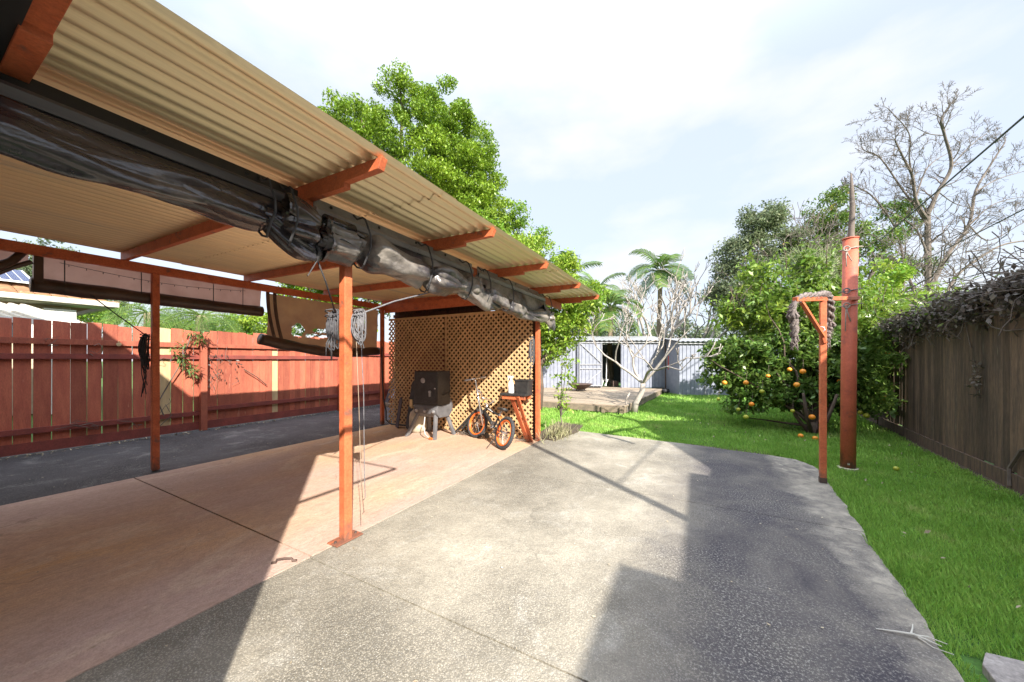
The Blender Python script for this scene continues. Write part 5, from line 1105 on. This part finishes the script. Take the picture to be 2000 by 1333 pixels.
# ------------------------------------------------------------------ sheds
def shedframe(u, n_, z, d0): # u along the shed front, n_ towards the back
    r_ = u; d = d0+n_; return Vector((-SN*d+r_*CS, CS*d+r_*SN, z))
def ribbed(u0, u1, z0, z1, d0, n_, name, mt, parent, pitch=.155, dep=.022):
    m = MB(); xs = []; u = u0
    while u < u1-1e-4:
        for a, b in ((0, 0), (.10*pitch/.155, 0), (.115*pitch/.155, dep), (.14*pitch/.155, dep)):
            if u+a < u1: xs.append((u+a, b))
        u += pitch
    xs.append((u1, 0)); vs = [];
    for a, b in xs: vs += [shedframe(a, n_-b, z0, d0), shedframe(a, n_-b, z1, d0)]
    m.add(vs, [(2*i, 2*i+2, 2*i+3, 2*i+1) for i in range(len(xs)-1)]); return m.build(name, mt, parent)
def shed(u0, u1, d0, zb, ze, dep, name, label, openings, zr):
    E = empty(name, shedframe((u0+u1)/2, 0, 0, d0), label, 'shed')
    xs = [u0]+[q for o_ in openings for q in o_]+[u1]
    for i in range(0, len(xs), 2): ribbed(xs[i], xs[i+1], zb, ze, d0, 0, 'front_wall', ZINC, E)
    m = MB()
    for uu in (u0, u1): m.add([shedframe(uu, 0, zb, d0), shedframe(uu, dep, zb, d0), shedframe(uu, dep, ze, d0), shedframe(uu, dep/2, zr-.03, d0), shedframe(uu, 0, ze, d0)], [(0, 1, 2, 3, 4)])
    m.add([shedframe(u0, dep, zb, d0), shedframe(u1, dep, zb, d0), shedframe(u1, dep, ze, d0), shedframe(u0, dep, ze, d0)], [(0, 1, 2, 3)]); m.build('side_and_back_wall', ZINC, E)
    for (n0, za, n1, zb_2) in ((-.18, ze+.0, dep/2, zr), (dep/2, zr, dep+.18, ze)):
        m = MB(); k = int((u1-u0+.3)/.19*6); vs = []
        for i in range(k+1):
            uu = u0-.15+(u1-u0+.3)*i/k; dz = .014*math.cos(i/6*2*PI); vs += [shedframe(uu, n0, za+dz+.02, d0), shedframe(uu, n1, zb_2+dz+.02, d0)]
        m.add(vs, [(2*i, 2*i+2, 2*i+3, 2*i+1) for i in range(k)]); m.build('roof_sheet', ZINCW, E, smooth=True)
    m = MB(); m.bar(shedframe(u0-.1, -.06, ze-.03, d0), shedframe(u1+.1, -.06, ze-.03, d0), .05, .09); m.build('fascia', ZINCW, E)
    m = MB(); m.bb((-.01, -.01, 0), (.01, .01, .01)) if False else None
    return E
S1 = shed(.7, 6.40, 14.44, .19, 2.12, 3.2, 'grey_shed', 'long grey ribbed metal garden shed with its door standing open', [(3.72, 4.53)], 2.42)
d_panel = ribbed(2.77, 3.73, .24, 2.08, 14.44, -.09, 'door', ZINC, S1)
m = MB()
for a, b in (((2.79, 1.16), (3.71, 1.16)), ((2.79, .98), (3.71, .98)), ((2.82, 2.02), (3.68, 1.22)), ((2.98, .32), (3.68, .90)), ((2.79, 2.05), (3.71, 2.05)), ((2.79, .28), (3.71, .28)), ((2.79, .28), (2.79, 2.05)), ((3.71, .28), (3.71, 2.05))):
    m.bar(shedframe(a[0], -.122, a[1], 14.44), shedframe(b[0], -.122, b[1], 14.44), .025, .03)
m.build('door_frame', ZINCW, d_panel)
m = MB(); m.bar(shedframe(2.72, -.10, .2, 14.44), shedframe(2.72, -.10, 2.1, 14.44), .05, .05); m.bar(shedframe(4.55, -.03, .2, 14.44), shedframe(4.55, -.03, 2.1, 14.44), .05, .05); m.build('door_jamb', ZINC, S1)
# things inside the open shed
m = MB(); rr = random.Random(2)
for k, (u, n_, hh, l_) in enumerate(((3.86, .8, 1.5, .05), (4.0, .9, 1.3, -.05), (4.10, .7, 1.45, .08), (4.2, .9, 1.0, .0), (4.32, .8, 1.2, -.1))):
    m = MB(); m.tube([shedframe(u, n_, .2, 14.44), shedframe(u+l_, n_+.15, .2+hh, 14.44)], .022, 7); m.bar(shedframe(u-.06, n_, .22, 14.44), shedframe(u+.08, n_, .5, 14.44), .10, .03)
    tagp(m.build('garden_tool', WHITET if k < 3 else BARKG), ['tallest pale handled tool in the open shed doorway, far left', 'pale handled tool second from left in the shed doorway', 'pale tool leaning in the middle of the shed doorway', 'short brown handled tool in the shed doorway', 'brown handled tool at the right of the shed doorway'][k], 'tool', 'tools stored in the open shed')
m = MB(); m.bar(shedframe(4.3, .5, .32, 14.44), shedframe(4.55, .5, .32, 14.44), .3, .25); tagp(m.build('storage_crate', RUST, bev=.01), 'low brown crate on the shed floor inside the doorway', 'crate')
S2 = shed(6.37, 10.6, 13.2, 0, 2.02, 2.6, 'grey_shed', 'smaller grey metal shed behind the citrus, dappled with shade', [], 2.22)
m = MB(); m.bar(shedframe(7.33, -.03, .02, 13.2), shedframe(7.33, -.03, 1.98, 13.2), .04, .03); m.bar(shedframe(8.3, -.03, .02, 13.2), shedframe(8.3, -.03, 1.98, 13.2), .04, .03); m.build('door_jamb', ZINCW, S2)
m = MB(); m.bar(shedframe(6.43, .5, 0, 14.0), shedframe(6.43, .5, 1.95, 14.0), .35, .05); tagp(m.build('brown_plank', RUST), 'dark brown plank standing in the gap between the two sheds', 'plank')
m = MB(); m.bar(shedframe(6.42, .3, .95, 13.9), shedframe(6.42, .3, 1.5, 13.9), .22, .06); tagp(m.build('red_sign', mat('sign_red', (.6, .06, .03), (.45, .05, .03), rough=.4), bev=.005), 'small red panel hanging in the gap between the sheds', 'panel')
c_ = shedframe(6.15, -.5, 0, 14.4); m = MB(); m.lathe(c_, [(0, 0), (.12, 0), (.16, .08), (.14, .17), (.06, .2), (0, .2)], 16); tagp(m.build('round_pot', BLACKP, smooth=True), 'dark round pot on the grass beside the deck by the shed gap', 'pot')
c_ = atd(1133, 758, 13.0); c_.z = .19; FBW = empty('fire_bowl', c_, 'wide shallow rusty fire bowl on the timber deck', 'bowl')
m = MB(); m.lathe(c_, [(0, .03), (.15, .05), (.30, .12), (.43, .24), (.46, .245), (.46, .26), (.42, .255), (.28, .15), (.14, .08), (0, .07)], 32); m.build('bowl', RUST, FBW, smooth=True)
for k in range(3):
    a = k*2.1; m = MB(); m.tube([(c_.x+.2*math.cos(a), c_.y+.2*math.sin(a), 0.19), (c_.x+.16*math.cos(a), c_.y+.16*math.sin(a), .28)], .015, 6); m.build('leg', RUST, FBW)

# ------------------------------------------------------------------ neighbour house beyond the red fence
NH = empty('tiled_roof_house', (-17, 1.5, 0), 'neighbour brick house with orange tiled roof and solar panels beyond the red fence', 'house')
m = MB(); m.bb((-24, -4, 0), (-14.6, 2.55, 2.72)); m.build('brick_wall', BRICKC, NH)
# hip roof: eaves at x=-14, y from -6 to 3.1; tiles as stepped rows
ez, x_e, x_r, zr_ = 2.86, -13.9, -18.6, 4.35
m = MB(); nrow = 26
for i in range(nrow):
    f0, f1 = i/nrow, (i+1)/nrow; xa = x_e+(x_r-x_e)*f0; xb = x_e+(x_r-x_e)*f1; za = ez+(zr_-ez)*f0+.035; zb_2 = ez+(zr_-ez)*f1+.01
    yend = 3.15-(3.6)*f0; y = -6.0; 
    while y < yend:
        m.add([(xa, y, za), (xa, y+.06, za+.02), (xa, y+.17, za+.02), (xa, min(y+.23, yend), za), (xb, y, zb_2), (xb, y+.06, zb_2+.02), (xb, y+.17, zb_2+.02), (xb, min(y+.23, yend), zb_2), (xa, y, za-.035), (xa, min(y+.23, yend), za-.035)], [(0, 1, 5, 4), (1, 2, 6, 5), (2, 3, 7, 6), (8, 9, 3, 2, 1, 0)]); y += .24
m.add([(x_e, 3.15, ez), (x_r, -.45, zr_), (-23.4, 3.15, ez)], [(0, 2, 1)]); m.build('tiled_roof', TILE, NH)
m = MB(); m.bb((-13.95, -6, ez-.10), (-13.85, 3.2, ez+.03)); m.bb((-23, 3.15, ez-.10), (-13.86, 3.25, ez+.03)); m.build('gutter', mat('cream_gutter', (.6, .57, .5), (.5, .48, .42)), NH, bev=.01)
m = MB(); m.bb((-14.6, -5.9, ez-.12), (-13.95, 3.14, ez-.105)); m.build('soffit', RENDER, NH)
m = MB(); m.bb((-14.58, -.2, 1.9), (-14.55, 1.9, 2.5)); wn = m.build('window', GLASSD, NH)
m = MB(); m.bb((-14.56, -.25, 2.5), (-14.52, 1.95, 2.56)); m.bb((-14.56, .8, 1.9), (-14.52, .86, 2.5)); m.bb((-14.56, 1.9, 1.9), (-14.52, 1.96, 2.5)); m.build('window_frame', WHITET, wn)
m = MB(); m.bb((-14.5, 2.05, 0), (-14.1, 2.55, 2.62)); m.build('white_pier', WHITET, NH)
m = MB(); m.tube([(-14.0, .9, 2.2), (-13.95, .9, 2.6), (-13.9, .9, 2.78)], .05, 8); m.build('downpipe', WHITET, NH)
for k in range(3):
    y0 = -1.1+k*1.06; m = MB(); sl = (zr_-ez)/(x_r-x_e)
    def sp(xx, yy, dz): return (xx, yy, ez+(xx-x_e)*sl+dz)
    A = [sp(-14.7, y0, .13), sp(-14.7, y0+1.0, .13), sp(-16.3, y0+1.0, .13), sp(-16.3, y0, .13)]; m.extr(A, (0, 0, .035)); pn = m.build('solar_panel', WHITET, NH)
    m = MB()
    for i in range(6):
        for j in range(9):
            xa = -14.74-.172*j; ya = y0+.04+.155*i; m.add([sp(xa, ya, .169), sp(xa, ya+.145, .169), sp(xa-.162, ya+.145, .169), sp(xa-.162, ya, .169)], [(0, 1, 2, 3)])
    m.build('solar_cells', SOLAR, pn)
AWN = empty('striped_awning', (-11.5, 1, 0), 'white ribbed lean-to roof between the red fence and the brick house', 'awning')
m = MB(); m2 = MB(); y = -3.5
while y < 1.95:
    m.extr([(-10.6, y, 2.06), (-10.6, y+.02, 2.10), (-10.6, y+.07, 2.10), (-10.6, y+.09, 2.06)], (-2.3, -.35, .46))
    m2.add([(-10.6, y+.085, 2.062), (-10.6, y+.155, 2.062), (-12.9, y+.155-.35, 2.522), (-12.9, y+.085-.35, 2.522)], [(0, 1, 2, 3)]); y += .15
m.build('ribbed_roof', CREAM, AWN); m2.build('rusty_troughs', mat('trough_rust', (.36, .20, .15), (.5, .38, .3), scale=3), AWN)
m = MB(); m.bar((-10.58, -3.5, 2.05), (-10.58, 1.95, 2.05), .04, .10); m.build('edge_beam', WHITET, AWN)
for yy in (-3.3, 0, 1.85): m = MB(); m.bb((-10.7, yy, 0), (-10.62, yy+.08, 2.02)); m.build('post', WHITET, AWN)

# ------------------------------------------------------------------ overhead wires from the service mast
def wire(a, b, dfar, zm, label):
    def ray(px, py): r_ = (px-1000)/678; return Vector((-SN+r_*CS, CS+r_*SN, (703-py)/678))
    ra, rb = ray(*a), ray(*b); nn = ra.cross(rb); mx_, my_ = 3.1, .85; z = 1.35-(nn.x*mx_+nn.y*my_)/nn.z
    far = atd(b[0], b[1], dfar); p0_ = Vector((mx_, my_, z)); m = MB(); pts = []
    for i in range(25): f_ = i/24; p = p0_.lerp(far, f_); pts.append(p)
    m.tube(pts, .016 if zm else .011, 6); o_ = m.build('overhead_wire', mat('wire', (.06, .06, .07)) if 'wire' not in bpy.data.materials else bpy.data.materials['wire'], smooth=True); tagp(o_, label, 'wire', 'overhead wires crossing the bare tree')
wire((2000, 228), (1640, 538), 20, 1, 'highest and thickest overhead wire crossing the bare tree')
wire((2000, 409), (1700, 562), 20, 0, 'middle overhead wire crossing the bare tree')
wire((2000, 511), (1760, 577), 20, 0, 'lowest overhead wire crossing above the brown fence')

# ------------------------------------------------------------------ small things on the ground
m = MB(); c_ = Vector((-2.42, 1.31, .012)); dd = Vector((.085, .07, 0)).normalized(); pts = [c_-dd*.075, c_-dd*.05, c_-dd*.045+Vector((0, 0, .018)), c_+Vector((0, 0, .022)), c_+dd*.045+Vector((0, 0, .018)), c_+dd*.05, c_+dd*.075]; m.tube(pts, [.009, .008, .006, .007, .006, .008, .009], 8)
tagp(m.build('pull_handle', RUST, smooth=True), 'small rusty pull handle lying on the floor near the slab edge', 'handle')
m = MB(); b = Vector((.90, 2.40, .006)); m.tube([b+Vector((-.12, -.01, 0)), b+Vector((-.05, .0, .006)), b+Vector((.02, .01, .01)), b+Vector((.10, -.02, .004))], [.002, .004, .005, .002], 6); m.tube([b+Vector((.01, .01, .01)), b+Vector((.03, .05, .015)), b+Vector((.05, .10, .01))], [.004, .003, .002], 5); m.tube([b+Vector((.02, .01, .008)), b+Vector((.07, .02, .01)), b+Vector((.13, .01, .005))], [.004, .003, .002], 5); m.tube([b+Vector((.03, 0, .006)), b+Vector((.06, -.05, .006)), b+Vector((.12, -.06, .004))], [.003, .002, .002], 5)
tagp(m.build('dry_twig', mat('bleached_twig', (.6, .58, .52))), 'bleached forked twig lying on the concrete near the lawn edge', 'twig')
g_ = np.random.default_rng(61); n_ = 260
P = np.stack([g_.uniform(-5.6, 1.0, n_), g_.uniform(.5, 6.2, n_), g_.uniform(.004, .012, n_)], 1); P = np.concatenate([P, np.stack([g_.uniform(-8.3, -5.7, 160), g_.uniform(.3, 7.6, 160), np.full(160, .006)], 1)])
V, F = leaves(P, .022, .5, seed=62, up=3, fold=.1); V[:, 2] = np.abs(V[:, 2]-.006)*.4+.007
tagp(npmesh('leaf_litter', V, F, mat('litter', (.32, .24, .14), (.5, .45, .35), island=.5, scale=20, rough=.9)), 'scattered dry leaf crumbs over the concrete and side path', 'leaf litter', kind='stuff')
n_ = 420; yy = g_.uniform(0, 7.6, n_); P = np.stack([-8.32+np.abs(g_.normal(size=n_))*.09, yy, np.full(n_, .012)], 1); V, F = leaves(P, .05, .4, seed=64, up=2)
V[:, 2] = np.maximum(V[:, 2], .003); tagp(npmesh('fence_litter', V, F, mat('litter_pale', (.42, .36, .26), (.2, .16, .1), island=.5, scale=20, rough=.9)), 'dry leaves gathered along the foot of the red fence', 'leaf litter', kind='stuff')
n_ = 240; X = g_.uniform(-1.5, 3, n_); Y = g_.uniform(2.4, 9, n_); P = np.stack([X, Y, g_.uniform(.0, .02, n_)], 1); P = P[(X > 1.3) | (Y > 6.5)]; V, F = leaves(P, .045, .5, seed=66, up=1.5); V[:, 2] = np.maximum(V[:, 2], .002)
tagp(npmesh('lawn_litter', V, F, bpy.data.materials['litter_pale']), 'small fallen leaves scattered over the lawn', 'leaf litter', kind='stuff')
# stepping stones
for k, (poly, lb) in enumerate((([(1.06, 2.02), (1.10, 2.33), (1.16, 2.43), (1.30, 2.44), (1.36, 2.36), (1.37, 2.0)], 'flat grey stepping stone sunk in grass at the bottom right'), ([(1.385, 2.0), (1.385, 2.36), (1.45, 2.46), (1.8, 2.46), (1.8, 2.0)], 'second flat stepping stone cut off by the right border'))):
    m = MB(); m.prism([(x+.01*nz3(x*9, y*9, k), y) for x, y in poly], -.04, .012); tagp(m.build('stepping_stone', mat('flagstone', (.36, .33, .31), (.2, .18, .17), (.5, .48, .46), scale=6, rough=.9, fine=.3) if 'flagstone' not in bpy.data.materials else bpy.data.materials['flagstone'], bev=.006), lb, 'stone', 'stepping stones')
# soil strip under right fence
m = MB(); m.add([(rfp(y)-.12-.06*nz3(y*2, 0, 0)-.03, y, -.012) for y in np.linspace(3, 12, 60)]+[(rfp(y)+.1, y, -.008) for y in np.linspace(3, 12, 60)], [(i, i+1, 60+i+1, 60+i) for i in range(59)]); m.build('fence_soil', SOIL, **STR)

# ------------------------------------------------------------------ grass
ep = np.array(ed2)
def inside_yard(X, Y):
    pol = yardpoly; ins = np.zeros(len(X), bool); j = len(pol)-1
    for i in range(len(pol)):
        xi, yi = pol[i]; xj, yj = pol[j]
        with np.errstate(divide='ignore', invalid='ignore'):
            c_ = ((yi > Y) != (yj > Y)) & (X < (xj-xi)*(Y-yi)/(yj-yi+1e-12)+xi)
        ins ^= c_; j = i
    return ins
def band(y0, y1, dens, h_, wd, x0=-3.6, seed=0):
    g_ = np.random.default_rng(seed); n_ = int((y1-y0)*(4.2-x0)*dens); X = g_.uniform(x0, 4.2, n_); Y = g_.uniform(y0, y1, n_)
    # keep what the view can reach, with a margin
    fr = np.where(Y < 7, 2.94+(Y-5.63)*.078, 3.047+(Y-7)*.105)-.10
    nzv = np.array([noise.noise(Vector((a*1.3, b*1.3, 0))) for a, b in zip(X[:1], Y[:1])])
    k = (X < fr) & ~inside_yard(X, Y) & ~((Y > 8.98) & (X < -1.30) & (X < -1.62+(Y-9.05)*.06+.04)) & ~((X < -2.05) & (X > -2.6) & (Y < 6.9)) & (np.arctan2(X, Y) < R(62)) & ~((X > 1.06) & (X < 1.8) & (Y < 2.42)) & ~((X < -2.3) & (Y < 6.0))
    wv = .5+.5*np.sin(X*2.3+np.sin(Y*1.7)*1.3)*np.sin(Y*2.1+X*.7); k &= g_.random(n_) < (.72+.28*wv)
    X = X[k]; Y = Y[k]; n_ = len(X); P = np.stack([X, Y, np.full(n_, -.028)], 1)
    az = g_.uniform(0, 2*PI, n_); ln = g_.uniform(.25, 1.0, n_)[:, None]; H_ = (h_*g_.uniform(.45, 1.25, n_)**1.2*(.7+.6*wv[k]))[:, None]
    dr = np.stack([np.cos(az), np.sin(az), np.zeros(n_)], 1); sd_ = np.stack([-np.sin(az), np.cos(az), np.zeros(n_)], 1)*wd*.5
    up_ = np.array([0, 0, 1.0]); mid = P+up_*H_*.6+dr*H_*.25*ln; tip = P+up_*H_+dr*H_*.6*ln
    V = np.stack([P-sd_, P+sd_, tip, mid-sd_*.9], 1).reshape(-1, 3); return V, np.arange(n_*4).reshape(-1, 4)
Vs = []; Fs = []; off = 0
for a in ((1.9, 4.2, 19000, .041, .0040, .9, 1), (4.2, 6.4, 11000, .043, .0055, .9, 2), (6.0, 8.5, 4600, .05, .009, -4.2, 3), (8.5, 12, 1700, .06, .014, -4.2, 4), (12, 17, 700, .065, .022, -2.8, 5)):
    V, F = band(*a[:5], x0=a[5], seed=a[6]); Vs.append(V); Fs.append(F+off); off += len(V)
V = np.concatenate(Vs); F = np.concatenate(Fs); print('blades', len(F))
tagp(npmesh('grass', V, F, GRASSM), 'short bright green lawn grass', 'grass', kind='stuff')
